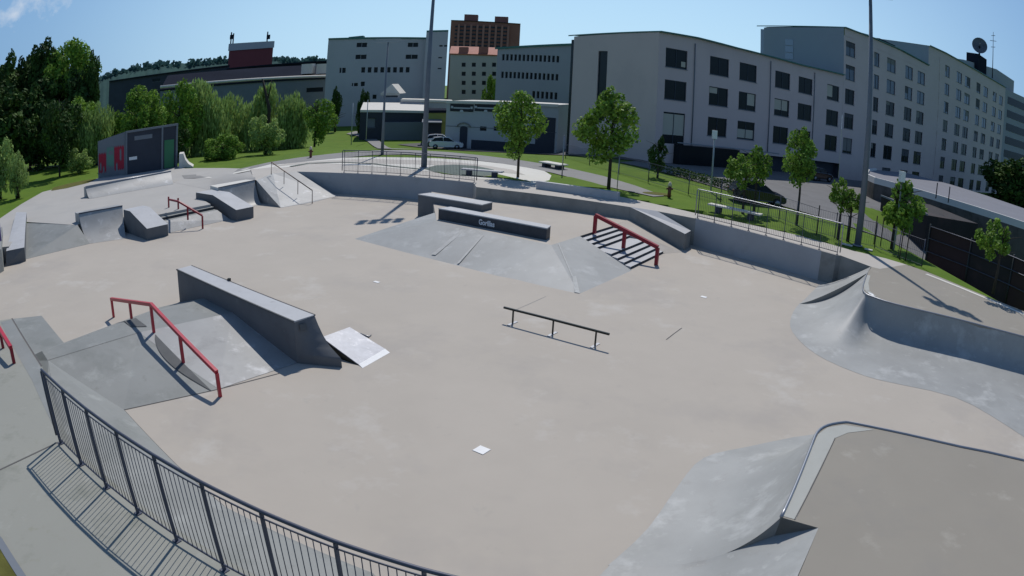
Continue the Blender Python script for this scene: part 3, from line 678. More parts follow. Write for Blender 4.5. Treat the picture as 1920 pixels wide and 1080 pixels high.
seamR = [at(1495, 578, F), at(1483, 595, F), at(1480, 613, F), at(1500, 640, F), at(1560, 680, F), at(1630, 708, F), at(1700, 725, F), at(1800, 745, F)]
topR = [copR[0], copR[1], copR[2], copR[2].lerp(copR[3], .5), copR[3], copR[4].lerp(copR[3], .5), copR[4], copR[5], copR[6], copR[7], copR[7]+Vector((UX.x, UX.y, 0))*5]
def R_(px, py): return at(px, py, F)
botR = [R_(1500, 568), R_(1487, 585), R_(1481, 612), R_(1500, 640), R_(1530, 664), R_(1560, 680), R_(1595, 695), R_(1650, 713), R_(1790, 745), R_(1890, 800), R_(1910, 850)+Vector((1.5, -1.5, 0))]
def dense(pl, k=3):
    o = []
    for i in range(len(pl)-1):
        for j in range(k):
            t = j/k; p0, p1, p2, p3 = pl[max(i-1, 0)], pl[i], pl[i+1], pl[min(i+2, len(pl)-1)]
            o.append(.5*((2*p1)+(p2-p0)*t+(2*p0-5*p1+4*p2-p3)*t*t+(3*p1-p0-3*p2+p3)*t**3))
    return o+[pl[-1]]
qr = loft(dense(topR), dense(botR), pr_mix, M_ramp, 'quarter_pipe', 'big rounded grey quarter pipe at the right with a deep shaded wall', n=34, sub=None, colw=True)
MB().tube([p+Vector((0, 0, .015)) for p in dense(copR+[far_r])], .035, 8).build('coping', M_steel, qr)
ck = MB(); ck.quad(*[at(*q, 0)+Vector((0, 0, .012)) for q in ((1608+22, 551), (1639, 556), (1638, 552), (1628, 548))]); ck.build('white_paint_mark', M_white, qr)
kx2 = MB(); strip(kx2, [at(1628, 516), at(1624, 530), at(1626, 545), at(1640, 556)], .25, dz=.008); struct(kx2.build('coping_apron', M_apron))
# bank between the dark wall end and the quarter pipe
bt = [at(1634, 500), at(1628, 511)]; bb = [at(1528, 536, F), at(1519, 548, F), at(1507, 566, F)]
mb = MB(); w0, w1 = at(1634, 500), at(1627, 512); b0, b1 = at(1535, 535, F), at(1500, 570, F)
def pr_bank(e, L): return F+1.5*(1-e)**1.25+.012
bk = loft([w0, w0.lerp(w1, .5), w1], [b0, b0.lerp(b1, .5), b1], pr_bank, M_ramp, 'hip_bank', 'pale flat-faced bank between the dark wall end and the right quarter pipe', n=14, sub=None)
mb = MB(); n_ = 14
for i in range(n_):
    e, e2 = (i/n_)**1.8, ((i+1)/n_)**1.8
    p, q = w1.lerp(b1, e), w1.lerp(b1, e2); L = (b1-w1).length
    mb.quad(V2(p, F), V2(q, F), V2(q, pr_bank(e2, L)), V2(p, pr_bank(e, L)))
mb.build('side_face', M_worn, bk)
# near-right quarter pipe
topN = [copN[0], copN[1], copN[2], copN[3], copN[3].lerp(copN[4], .6), copN[5], copN[6], copN[7], copN[8], copN[9], nrf]
def dn(p, k): return V2(p, F)+Vector((NX.x, NX.y, 0))*k
botN = [R_(1140, 1060), R_(1215, 990), R_(1275, 905), R_(1320, 858), R_(1400, 838), R_(1515, 822)+Vector((.3, .2, 0)), dn(copN[6], 2.3)+Vector((.2, 0, 0)), dn(copN[7], 2.2), dn(copN[8], 2.2), dn(copN[9], 2.2), dn(nrf, 2.2)]
qn = loft(dense(topN), dense(botN), pr_exp(.85, .2), M_ramp, 'quarter_pipe', 'nearest quarter pipe at the bottom right with a curved steel lip', n=26, sub=None)
MB().tube([p+Vector((0, 0, .012)) for p in dense(copN+[nrf])], .035, 8).build('coping', M_steel, qn)
ap = MB(); ap.poly([q+Vector((0, 0, .006)) for q in (at(1467, 968), at(1492, 915), at(1522, 842), at(1534, 815), at(1552, 802), at(1582, 797), at(1640, 806), at(1590, 812), at(1566, 822), at(1552, 850), at(1520, 915), at(1492, 975))])
struct(ap.build('coping_apron', M_apron))
# end face of that quarter pipe and the bank beside it
mb = MB(); L = (botN[0]-V2(topN[0], F)).length; pf = pr_exp(.85, .2)
for i in range(16):
    e, e2 = (i/16)**1.8, ((i+1)/16)**1.8; p, q = V2(topN[0], F).lerp(botN[0], e), V2(topN[0], F).lerp(botN[0], e2)
    mb.quad(V2(p, F), V2(q, F), V2(q, pf(e2, L)-.01), V2(p, pf(e, L)-.01))
mb.quad(V2(at(1535, 990), F), V2(copN[0], F), V2(copN[0], -.01), V2(at(1535, 990), -.01))
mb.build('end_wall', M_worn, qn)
bA, bB = at(1535, 990), at(1535, 990)-Vector((NX.x, NX.y, 0))*4.5
cA, cB = V2(botN[0], F)+Vector((.1, -.1, 0)), V2(botN[0], F)-Vector((NX.x, NX.y, 0))*4.2
LQ = (V2(botN[0], F)-V2(copN[0], F)).length; _pf = pr_exp(.85, .2)
bA = at(1535, 990); cA = V2(botN[0], F)+Vector((.02, -.02, 0)); LB = (cA-V2(bA, F)).length; DX = LB-LQ
def pr_hipn(e, L):
    D = e*LB; D0 = DX+1.0
    if D >= D0: return _pf(min(1, (D-DX)/LQ), LQ)+.006
    return (_pf(1.0/LQ, LQ)+.006)*D/D0
bB = bA-Vector((NX.x, NX.y, 0))*4.5; cB = cA-Vector((NX.x, NX.y, 0))*4.2
rows = []
def hipz(D): return pr_hipn(D/LB, LB)
for i in range(25):
    e = (i/24)**1.4
    c0 = V2(copN[0], 0).lerp(V2(botN[0], 0), e); c1_ = V2(bA, 0).lerp(V2(cA, 0), e); c2_ = V2(bB, 0).lerp(V2(cB, 0), e)
    rows.append([V2(c0, hipz(DX+e*LQ)), V2(c1_, hipz(e*LB)), V2(c2_, hipz(e*LB))])
mb = MB(); mb.grid([r[::-1] for r in rows], True); ho = mb.build('hip_bank', M_ramp); tag(ho, 'pale bank cut off by the bottom edge beside the nearest quarter pipe', 'skate ramp')
# far-left mini ramps and ledges
def circ(e, L): return F+.008+1.495*(1-e)**2.3
zt0 = 0.
qa = loft([at(147, 401), at(229, 386)], [R_(168, 457), R_(236, 447)], circ, M_bank, 'quarter_pipe', 'small quarter pipe with a dark shaded face left of the sloping ledge', n=16, sub=4)
mb = MB(); a, b = at(147, 401), at(229, 386); bk_ = Vector((-UX.x, -UX.y, 0))*.9
mb.hexa([V2(a, F), V2(b, F), V2(b, F)+bk_, V2(a, F)+bk_], [V2(a, -.002), V2(b, -.002), V2(b, -.002)+bk_, V2(a, -.002)+bk_]); mb.build('platform', M_bank, qa)
MB().tube([a+Vector((0, 0, .01)), b+Vector((0, 0, .01))], .04, 8).build('coping', M_fence, qa)
def sidewall(top, bot, prof, n=14):
    mb = MB(); L = (Vector(bot[:2])-Vector(top[:2])).length
    for i in range(n):
        e, e2 = i/n, (i+1)/n; p, q = V2(top, 0).lerp(V2(bot, 0), e), V2(top, 0).lerp(V2(bot, 0), e2)
        mb.quad(V2(p, F), V2(q, F), V2(q, prof(e2, L)-.004), V2(p, prof(e, L)-.004))
    return mb
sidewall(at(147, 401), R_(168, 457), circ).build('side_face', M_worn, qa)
# left bank (floor up to terrace)
mb = MB(); mb.hexa([R_(49, 486), R_(168, 457), V2(at(145, 422, P2), F), V2(at(43, 418, P2), F)], [R_(49, 486)+Vector((0, 0, .01)), R_(168, 457)+Vector((0, 0, .01)), at(145, 422, P2+.005), at(43, 418, P2+.005)])
tag(mb.build('left_bank', M_blue), 'low stained bank between the far-left ledge and the small quarter pipe', 'skate ramp')
sx = thing('sloping_ledge', R_(30, 490), 'long sloping concrete ledge at the far left edge of the park', 'ledge')
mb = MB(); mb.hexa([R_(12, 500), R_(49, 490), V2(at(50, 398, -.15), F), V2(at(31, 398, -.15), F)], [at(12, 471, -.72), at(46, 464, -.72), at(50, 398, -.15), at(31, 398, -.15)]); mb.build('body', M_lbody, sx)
mb = MB(); u4 = Vector((0, 0, .006)); mb.quad(at(12, 471, -.72)+u4, at(46, 464, -.72)+u4, at(50, 398, -.15)+u4, at(31, 398, -.15)+u4); mb.build('top_face', M_ledge, sx)
# sloping ledges beside the steps
def hub(pt, base, name, label, w, zb=F):
    t = MB(); n = len(pt)
    A = pt; B = [p+w for p in pt]
    for i in range(n-1):
        t.hexa([V2(A[i], zb), V2(A[i+1], zb), V2(B[i+1], zb), V2(B[i], zb)], [A[i], A[i+1], B[i+1], B[i]])
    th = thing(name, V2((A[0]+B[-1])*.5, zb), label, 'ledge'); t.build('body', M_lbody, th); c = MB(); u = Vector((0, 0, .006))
    for i in range(n-1): c.quad(A[i]+u, A[i+1]+u, B[i+1]+u, B[i]+u)
    c.build('top_face', M_ledge, th); return th
hub([at(231, 393, -.12), at(243, 396, -.12), at(275, 429, -.84)], None, 'sloping_ledge', 'grey sloping ledge left of the two steps, its dark end face towards the floor', Vector((NX.x, NX.y, 0))*1.5)
hub([at(367, 361, -.2), at(399, 366, -.2), at(443, 394, -.82)], None, 'sloping_ledge', 'grey sloping ledge right of the two steps', Vector((NX.x, NX.y, 0))*1.35)
# two steps + bank
sa, sb_ = at(288, 404, P2), at(395, 382, P2); du = Vector((UX.x, UX.y, 0))
stp = thing('staircase', V2(sa.lerp(sb_, .5), F), 'two shallow steps between the pair of sloping ledges', 'stairs')
for k in range(2):
    z = P2-.15*(k+1); a, b = sa+du*(.45*k), sb_+du*(.45*k)
    mb = MB(); mb.hexa([V2(a, F), V2(a+du*.45, F), V2(b+du*.45, F), V2(b, F)], [V2(a, z), V2(a+du*.45, z), V2(b+du*.45, z), V2(b, z)]); mb.build('step', M_blue, stp)
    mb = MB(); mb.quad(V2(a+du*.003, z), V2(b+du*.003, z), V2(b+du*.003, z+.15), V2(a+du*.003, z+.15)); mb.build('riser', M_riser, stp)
mb = MB(); a, b = sa+du*.9, sb_+du*.9
mb.hexa([V2(a, F), R_(275, 446), R_(430, 412), V2(b, F)], [V2(a, P2-.3), R_(275, 446)+Vector((0, 0, .01)), R_(432, 412)+Vector((0, 0, .01)), V2(b, P2-.3)])
tag(mb.build('step_bank', M_bank), 'pale bank running down from the two steps to the floor', 'skate ramp')
# its small kinked rail
rb = [at(316, 389, P2), at(334, 392, P2), at(352, 411, -.97), at(380, 429, F)]
squarerail('kinked_rail', [at(317, 374, .12), at(335, 378, .12), V2(rb[3], -.72)], [(rb[0], .1), (rb[1], .1), (rb[2]+Vector((0, 0, .0)), -.27), (rb[3], -.74)], M_dkred, 'small dark red kinked rail over the two steps', r=.05, pr=.045)
# mini quarter pipe right of the steps
qb = loft([at(409, 352), at(478, 338)], [R_(449, 392), R_(492, 384)], lambda e, L: F+.008+1.495*(1-e)**2.0, M_bank, 'quarter_pipe', 'small bright quarter pipe behind the right sloping ledge', n=14, sub=4)
mb = MB(); a, b, c, d = at(409, 352), at(478, 338), at(466, 336), at(394, 348); mb.hexa([V2(p, F) for p in (a, b, c, d)], [V2(p, -.002) for p in (a, b, c, d)]); mb.build('platform', M_kerbw, qb)
MB().tube([a, b], .03, 6).build('coping', M_fence, qb)
# handrail bank
mb = MB(); tl, tm, tr = at(481, 338), at(512, 325), at(557, 322); bl, bm_, br = R_(527, 390), R_(590, 379), R_(632, 368)
mb.hexa([V2(p, F-.02) for p in (tl, bl, bm_, br, tr, tm)], [tl+Vector((0, 0, .005)), bl+Vector((0, 0, .01)), bm_+Vector((0, 0, .01)), br+Vector((0, 0, .01)), tr+Vector((0, 0, .005)), tm+Vector((0, 0, .005))])
tag(mb.build('handrail_bank', M_bank), 'bright worn bank with the thin brown handrail at the start of the curved wall', 'skate ramp')
ht = thing('handrail', R_(560, 372), 'thin brown tubular handrail down the bright bank', 'handrail')
hp = [at(509, 328, 0), at(533, 345, -.5), at(559, 364, -1.0), at(586, 382, F)]; hh = .93
MB().tube([hp[0]+Vector((0, 0, .02)), hp[0]+Vector((0, 0, hh)), hp[3]+Vector((0, 0, hh-.05)), hp[3]], .03, 8).build('top_bar', M_brown, ht)
for p in hp[1:3]: MB().tube([p-Vector((0, 0, .02)), p+Vector((0, 0, hh-.02))], .024, 8).build('post', M_brown, ht)
# quarter pipe at the very back-left
def cq(e, L): return P2+.01+.80*(1-e)**2.0
qc = loft([at(160, 351, .2), at(320, 321, .2)], [at(168, 373, P2), at(325, 345, P2)], cq, M_bank, 'quarter_pipe', 'long low quarter pipe in front of the graffiti hut', n=12, sub=6)
a, b = at(160, 351, .2), at(320, 321, .2); mb = MB(); bq = Vector((-UX.x, -UX.y, 0))*.5
mb.hexa([V2(a, P2-.1), V2(b, P2-.1), V2(b, P2-.1)+bq, V2(a, P2-.1)+bq], [V2(a, .2), V2(b, .2), V2(b, .2)+bq, V2(a, .2)+bq]); mb.build('platform', M_bank, qc)
MB().tube([a+Vector((0, 0, .02)), b+Vector((0, 0, .02))], .06, 8).build('coping', M_steel, qc)
mb = MB()
for i in range(10):
    e, e2 = i/10, (i+1)/10; p, q = V2(a, 0).lerp(V2(at(168, 373, P2), 0), e), V2(a, 0).lerp(V2(at(168, 373, P2), 0), e2)
    mb.quad(V2(p, P2), V2(q, P2), V2(q, cq(e2, 1)), V2(p, cq(e, 1)))
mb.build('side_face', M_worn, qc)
# pale curved ramp tip beyond the hut
mb = MB(); a = at(336, 318); rows = []
pa = [(at(362, 313, -.55), -.52), (at(353, 313, -.55), -.25), (at(347, 313, -.55), .15), (at(343, 313, -.55), .75)]
rows = [[V2(p, z), V2(p, z)+Vector((-.9, 1.8, 0))] for p, z in pa]; mb.grid(rows)
mb.hexa([V2(pa[3][0], -.6), V2(pa[3][0], -.6)+Vector((-.9, 1.8, 0)), V2(pa[3][0], -.6)+Vector((-1.3, 1.6, 0)), V2(pa[3][0], -.6)+Vector((-.4, -.2, 0))], [V2(pa[3][0], .75), V2(pa[3][0], .75)+Vector((-.9, 1.8, 0)), V2(pa[3][0], .75)+Vector((-1.3, 1.6, 0)), V2(pa[3][0], .75)+Vector((-.4, -.2, 0))])
mb.add([V2(p, -.6) for p, z in pa]+[V2(p, z) for p, z in pa], [(0, 1, 5, 4), (1, 2, 6, 5), (2, 3, 7, 6)])
tag(mb.build('ramp_tip', M_kerbw), 'small pale curved ramp sticking up beside the graffiti hut', 'skate ramp')
# red rail on the near deck at the left edge
a = at(27, 681); b = at(-40, 560, 0)
rl = thing('kinked_rail', a, 'short red rail cut off by the left edge of the picture', 'grind rail')
tA = V2(a, zat(20, 652, a)); tB = at(-16, 590, .72)
MB().tube([tA, tB], .055, 4, sq=True).build('top_bar', M_red, rl); MB().tube([a, tA], .05, 4, sq=True).build('post', M_dkred, rl); q_ = tA.lerp(tB, .55); MB().tube([V2(q_, 0), q_], .045, 4, sq=True).build('post', M_dkred, rl)
# upright at the far-left edge
mb = MB(); a, b = at(-12, 520, F), at(8, 508, F); mb.hexa([V2(a, F), V2(b, F), V2(b, F)+Vector((-4, 4, 0)), V2(a, F)+Vector((-4, 4, 0))], [V2(a, -.3), V2(b, -.3), V2(b, -.02)+Vector((-4, 4, 0)), V2(a, -.02)+Vector((-4, 4, 0))])
tag(mb.build('side_block', M_blue), 'pale blue-grey concrete block cut off by the left edge of the picture', 'block')
pp = at(2, 452, 0); MB_ = MB(); MB_.tube([pp, V2(pp, 1.0)], .06, 8); MB_.tube([V2(pp, 1.0), V2(pp, 1.0)+Vector((-1.5, 0, 0))], .05, 8)
tag(MB_.build('barrier_post', mat('violet_post_paint', (.10, .07, .28), rough=.5)), 'dark violet post at the far left edge of the picture', 'post')

# floor marks
for k, (px, py, a, b, lab) in enumerate([(903, 844, .30, .30, 'largest white square floor marker, nearest the camera'), (706, 529, .28, .16, 'small white floor marker left of the central pyramid'), (1319, 557, .26, .20, 'small white floor marker right of the central pyramid')]):
    p = at(px, py, F); mb = MB(); mb.box((p.x, p.y, F+.003), (a, b, .012), u=UX); tag(mb.build('floor_marker', M_white, bevel=.004), lab, 'floor marker', 'white markers set in the floor')
cr = MB()
strip(cr, [R_(1249, 637), R_(1263, 626), R_(1278, 615)], .035, dz=.006); tag(cr.build('scratch_line', M_asphalt), 'dark straight scratch on the floor right of the black rail', 'floor mark')
cr = MB(); strip(cr, [R_(966, 581), R_(992, 570), R_(1024, 556)], .014, dz=.006)
tag(cr.build('crack_line', M_mid), 'hairline crack in the floor above the black rail', 'floor mark')
# coping joint marks on the shaded edge (fence shadow falls there from the real fence)

# ------------------------------------------------------------------ paths, street
def sheet(name, pts, m, dz=.0, zf=None):
    ps = []
    for i in range(len(pts)):
        a, b = pts[i], pts[(i+1) % len(pts)]; k = max(1, int((b-a).length/3))
        for j in range(k):
            q = a.lerp(b, j/k); ps.append(Vector((q.x, q.y, gz(q.x, q.y)+dz)))
    mb = MB(); mb.poly(ps); bmx = None
    o = mb.build(name, m)
    bm = bmesh.new(); bm.from_mesh(o.data)
    for _ in range(3):
        es = [e for e in bm.edges if e.calc_length() > 4]
        if es: bmesh.ops.subdivide_edges(bm, edges=es, cuts=1, use_grid_fill=False); bmesh.ops.triangulate(bm, faces=bm.faces)
    l = o.location
    for v in bm.verts: v.co.z = gz(v.co.x+l.x, v.co.y+l.y)+dz-l.z
    bm.to_mesh(o.data); bm.free()
    return struct(o)
sheet('pale_plaza', [at(*p) for p in ((340, 318), (400, 323), (470, 319), (540, 314), (600, 306), (700, 313), (820, 323), (895, 335), (965, 338), (1000, 345), (1032, 338), (1036, 330), (1020, 320), (960, 309), (900, 302), (820, 297), (700, 295), (600, 298), (520, 305), (420, 315))], M_kerbw, .012)
sheet('path_inner', [at(*p) for p in ((470, 312), (540, 307), (620, 301), (700, 299), (820, 302), (900, 309), (960, 318), (985, 328), (930, 322), (880, 314), (800, 309), (700, 307), (600, 306), (520, 312))], M_deck, .020)
sheet('gravel_oval', [at(*p) for p in ((795, 317), (815, 311), (850, 309), (890, 311), (925, 318), (935, 326), (900, 331), (850, 328), (815, 323))], M_gravel, .028)
sheet('grass_island', [at(*p) for p in ((815, 322), (850, 328), (900, 332), (935, 327), (965, 334), (1000, 342), (965, 338), (930, 333), (870, 330), (830, 326))], M_grass, .034)
sheet('grass_island', [at(*p) for p in ((1034, 329), (1070, 332), (1110, 342), (1150, 354), (1090, 350), (1010, 342), (1030, 338))], M_grass, .024)
sheet('asphalt_path', [at(*p) for p in ((340, 316), (420, 311), (500, 303), (560, 296), (640, 287), (700, 281), (760, 278), (840, 284), (900, 291), (980, 301), (1060, 314), (1130, 330), (1190, 348), (1245, 368), (1225, 369), (1160, 355), (1090, 338), (1040, 325), (1000, 316), (930, 305), (850, 296), (760, 290), (700, 291), (640, 297), (560, 305), (470, 314), (400, 320), (345, 322))], M_path, .016)
sheet('asphalt_path', [at(*p, -.6) for p in ((700, 284), (722, 272), (705, 258), (690, 248), (672, 240), (650, 236), (668, 232), (690, 236), (712, 247), (735, 262), (760, 275), (780, 282), (740, 288))], M_path, .08)
sheet('car_park', [Vector(p) for p in ((-10, 84, 0), (14, 62, 0), (12, 66, 0), (12, 90, 0), (-10, 96, 0), (-16, 90, 0))], M_asphalt, .06)
sheet('street', [Vector(p) for p in ((9, 62, 0), (11.5, 58, 0), (16, 48, 0), (20.5, 41, 0), (23, 36, 0), (25.5, 31, 0), (29, 28, 0), (40, 45, 0), (60, 70, 0), (90, 100, 0), (60, 90, 0), (12, 66, 0))], mat('street_asphalt', (.15, .15, .15), rough=.85, noise=.18, nscale=.5, bump=.2, bscale=60, stain=[((.09, .09, .09), .7, .58, .6)]), .03)
sheet('dry_grass_strip', [at(*p, -.6) for p in ((100, 352), (130, 344), (165, 337), (183, 335), (165, 343), (125, 353), (96, 358))], M_grass2, .012)
kk = MB(); strip(kk, [at(545, 313), at(580, 307), at(640, 305), at(700, 308), at(740, 313), at(790, 318)], .35, dz=.04); struct(kk.build('curved_kerb', M_gravel))
cy = MB()

# ------------------------------------------------------------------ street furniture
def mast(p, label, h=15.6, r0=.22, r1=.10, heads=True, bar=(.905, .425, 0)):
    t = thing('floodlight_mast', p, label, 'floodlight mast')
    MB().tube([Vector((p.x, p.y, -.05)), Vector((p.x, p.y, h*.5)), Vector((p.x, p.y, h))], r0, 14, r2=r1).build('pole', M_mast, t)
    mb = MB(); mb.tube([Vector((p.x, p.y, 0)), Vector((p.x, p.y, .06))], .33, 12); mb.build('base_plate', M_steel, t)
    u = Vector(bar); MB().tube([Vector((p.x, p.y, h-.1))-u*1.35, Vector((p.x, p.y, h-.1))+u*1.35], .05, 6).build('crossbar', M_mast, t)
    for k in range(4):
        for z_ in (-.80, .12):
            c = Vector((p.x, p.y, h+z_))+u*((k-1.5)*.72)+Vector((.05, -.2, 0)); mb = MB(); mb.box((c.x, c.y, c.z), (.46, .22, .62), u=(u.x, u.y)); mb.build('floodlight', M_steel, t)
    return t
mast(Vector((-6.9, 50.5, 0)), 'tall grey floodlight mast behind the curved back fence')
m3 = mast(Vector((18.95, 32.75, 0)), 'tall grey floodlight mast standing at the right end of the right-hand fence', h=15.1, bar=(.545, -.838, 0))
MB().box((18.1, 32.6, .0), (.7, .35, .05), u=UX).build('concrete_foot', M_kerbw, m3); MB().box((19.3, 31.9, .0), (.5, .3, .05), u=UX).build('concrete_foot', M_kerbw, m3)
p = at(717, 290); t = thing('lamp_mast', p, 'thin mast with two flat lamp bars in front of the grey factory', 'lamp post')
MB().tube([p, V2(p, 4), V2(p, 10.2)], .15, 10, r2=.06).build('pole', M_mast, t)
for dz in (0, .28):
    MB().box((p.x, p.y, 10.2+dz), (2.2, .22, .07), u=(.98, .2)).build('lamp_bar', M_steel, t)
def lamp(p, h, label, head=True, m=M_pale_pole, r=.05):
    t = thing('street_lamp', p, label, 'lamp post')
    MB().tube([p, V2(p, h*.5+p.z), V2(p, h+p.z)], r, 8).build('pole', m, t)
    if head: MB().box((p.x+.12, p.y, h+p.z-.05), (.5, .26, .12)).build('lamp_head', M_lampg, t)
    return t
def boxlamp(p, h, label):
    t = thing('street_lamp', p, label, 'lamp post')
    MB().tube([p, V2(p, h-.3)], .065, 8).build('pole', M_pale_pole, t); MB().box((p.x, p.y, h-.55), (.34, .30, .62)).build('lamp_head', M_lampg, t)
boxlamp(at(1332, 360), 4.45, 'pale post lamp with a square head in front of the large grey building')
boxlamp(at(1676, 468), 4.55, 'pale post lamp right of the tall right-hand mast')
lamp(at(1054, 327, 0), 2.9, 'thin grey post behind the far flat bench', head=False, r=.045, m=M_steel)
lamp(at(1157, 355, 0), 2.6, 'thin stake beside the second park tree', head=False, r=.03, m=M_steel)
lamp(dirat(60, 290, 75)*1 if False else Vector((at(60, 287, -1).x, at(60, 287, -1).y, gz(0, 80))), 6.0, 'white lamp post in front of the dark wood at the left', head=True, m=M_white, r=.13)
lamp(at(659, 272, -1.2), 5.2, 'thin pole left of the white kiosk', head=False, r=.06); lamp(at(687, 262, -1.5), 5.6, 'second thin pole beside the white kiosk', head=False, r=.06)
def bench(a, b, label, wd=.5, h=.46, m=M_kerbw):
    t = thing('bench', a.lerp(b, .5), label, 'bench'); u = (b-a); L = u.length; c = a.lerp(b, .5)
    MB().box((c.x, c.y, h-.09), (L, wd, .09), u=u[:2]).build('seat', m, t)
    for k in (.18, .80): q = a.lerp(b, k); MB().box((q.x, q.y, 0), (.34, wd*.7, h-.09), u=u[:2]).build('leg', M_dark, t)
bench(at(1329, 389, .2)*1, at(1427, 410, .2), 'pale concrete bench behind the right-hand fence', wd=.55)
bench(at(866, 322, .2), at(943, 328, .2), 'grey concrete bench beside the gravel oval behind the back fence', wd=.5, m=M_ledge)
bench(at(1018, 309, .1), at(1057, 316, .1), 'far white-topped bench on the lawn beyond the path', wd=1.0, m=M_kerbw, h=.42)
def hydrant(p, label):
    t = thing('hydrant', p, label, 'hydrant', 'hydrants on the lawn')
    MB().tube([p, V2(p, p.z+.35), V2(p, p.z+.75)], .12, 10, r2=.11).build('body', M_hyd, t)
    mb = MB(); mb.tube([V2(p, p.z+.72), V2(p, p.z+.85), V2(p, p.z+1.0)], .17, 10, r2=.06); mb.build('cap', M_hydc, t)
    mb = MB(); mb.tube([V2(p, p.z+.55)+Vector((-.22, 0, 0)), V2(p, p.z+.55)+Vector((.22, 0, 0))], .06, 8); mb.build('outlet', M_hyd, t)
hydrant(at(1254, 370), 'red hydrant with a pale cap on the lawn left of the right-hand fence'); hydrant(at(583, 296, 0), 'red hydrant with a pale cap beside the path at the back left')
mb = MB(); p = at(1232, 364); mb.poly([p+Vector((1.0*math.cos(a), .6*math.sin(a), .03)) for a in [i*math.pi/6 for i in range(12)]]); struct(mb.build('sand_patch', M_grass2))

# mesh fence along the street and the young tree stakes
def wirefence(pts, label, h=1.5):
    t = thing('wire_fence', pts[0], label, 'fence')
    for p in pts: MB().tube([p, V2(p, p.z+h)], .035, 6).build('post', M_fence, t)
    for i in range(len(pts)-1):
        mb = MB(); a, b = pts[i], pts[i+1]; k = max(3, int((b-a).length/.14))
        for j in range(1, k): q = a.lerp(b, j/k); mb.tube([V2(q, q.z+.08), V2(q, q.z+h-.05)], .006, 3)
        for z in (.1, h/2, h-.06): mb.tube([V2(a, a.z+z), V2(b, b.z+z)], .012, 4)
        mb.build('wire_panel', M_fence, t)
wp = [at(1492, 432), at(1531, 438), at(1565, 447), at(1587, 453), at(1640, 465), at(1684, 483), at(1728, 500)]
wirefence([at(1060, 300, -.3), at(1105, 312, -.2), at(1160, 326, -.1), at(1215, 342), at(1290, 365), at(1350, 380), at(1420, 402), at(1460, 412), at(1492, 424)]+wp[1:], 'long dark wire fence between the lawn and the street')
# ------------------------------------------------------------------ buildings
def facade(pl, s0, s1, z0, z1, wins, m, parent, depth=.14, name='wall', winframe=True, off=0., glass=M_glass, mull=1, wname='window'):
    ss = sorted(set([s0, s1]+[w_[0] for w_ in wins]+[w_[1] for w_ in wins])); zz = sorted(set([z0, z1]+[w_[2] for w_ in wins]+[w_[3] for w_ in wins]))
    mb = MB()
    P = lambda s, z, d=0.: pl.pt(s, z, d+off)
    for i in range(len(ss)-1):
        for j in range(len(zz)-1):
            a, b, c, d = ss[i], ss[i+1], zz[j], zz[j+1]; mx_, my_ = (a+b)/2, (c+d)/2
            if any(w_[0] < mx_ < w_[1] and w_[2] < my_ < w_[3] for w_ in wins): continue
            mb.quad(P(a, c), P(b, c), P(b, d), P(a, d))
    for w_ in wins:
        a, b, c, d = w_[:4]
        mb.quad(P(a, c), P(a, c, depth), P(b, c, depth), P(b, c)); mb.quad(P(a, d), P(b, d), P(b, d, depth), P(a, d, depth))
        mb.quad(P(a, c), P(a, d), P(a, d, depth), P(a, c, depth)); mb.quad(P(b, c), P(b, c, depth), P(b, d, depth), P(b, d))
    mb.build(name, m, parent)
    for w_ in wins:
        a, b, c, d = w_[:4]; fw = .07; f = MB()
        def bar(s_a, s_b, z_a, z_b): f.hexa([P(s_a, z_a, depth-.05), P(s_b, z_a, depth-.05), P(s_b, z_a, depth+.02), P(s_a, z_a, depth+.02)], [P(s_a, z_b, depth-.05), P(s_b, z_b, depth-.05), P(s_b, z_b, depth+.02), P(s_a, z_b, depth+.02)])
        bar(a, b, c, c+fw); bar(a, b, d-fw, d); bar(a, a+fw, c+fw, d-fw); bar(b-fw, b, c+fw, d-fw)
        for k in range(mull if len(w_) < 5 else w_[4]): x_ = a+(b-a)*(k+1)/((mull if len(w_) < 5 else w_[4])+1); bar(x_-.03, x_+.03, c+fw, d-fw)
        fo = f.build(wname, M_frame, parent)
        if b-a > 1.2 and d-c < 3: sl_ = MB(); sl_.hexa([P(a-.05, c-.05, -.06), P(b+.05, c-.05, -.06), P(b+.05, c-.05, depth-.06), P(a-.05, c-.05, depth-.06)], [P(a-.05, c+.012, -.06), P(b+.05, c+.012, -.06), P(b+.05, c+.012, depth-.06), P(a-.05, c+.012, depth-.06)]); sl_.build('sill', M_mid, fo)
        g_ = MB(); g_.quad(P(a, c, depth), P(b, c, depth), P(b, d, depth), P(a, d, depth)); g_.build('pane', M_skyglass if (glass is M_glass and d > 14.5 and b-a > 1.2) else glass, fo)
        if glass is M_glass and b-a > 1.2 and d-c < 2.4 and len(w_) < 6 and random.random() < .55:
            dz_ = (d-c)*random.choice((.25, .4, .55, .9)); hf = random.random(); xa2, xb2 = (a+.08, b-.08) if hf < .5 else ((a+.08, (a+b)/2-.03) if hf < .75 else ((a+b)/2+.03, b-.08))
            bl = MB(); bl.quad(P(xa2, d-.07-dz_*.9, depth-.015), P(xb2, d-.07-dz_*.9, depth-.015), P(xb2, d-.07, depth-.015), P(xa2, d-.07, depth-.015)); bl.build('blind', random.choice((M_blindd, M_blindd, M_blind2)), fo)
        if len(w_) > 5 and w_[5]:
            q = w_[5]; bl = MB(); bl.quad(P(a+(b-a)*q[0], c+(d-c)*q[2], depth-.012), P(a+(b-a)*q[1], c+(d-c)*q[2], depth-.012), P(a+(b-a)*q[1], c+(d-c)*q[3], depth-.012), P(a+(b-a)*q[0], c+(d-c)*q[3], depth-.012)); bl.build('blind', M_blind, fo)
GB = -2.6
C0 = Vector((12.8, 65.0)); C1 = Vector((43.5, 79.6)); C2 = Vector((72.0, 95.3)); C3 = Vector((72.0, 95.3))+Vector((.866, .50))*41.5
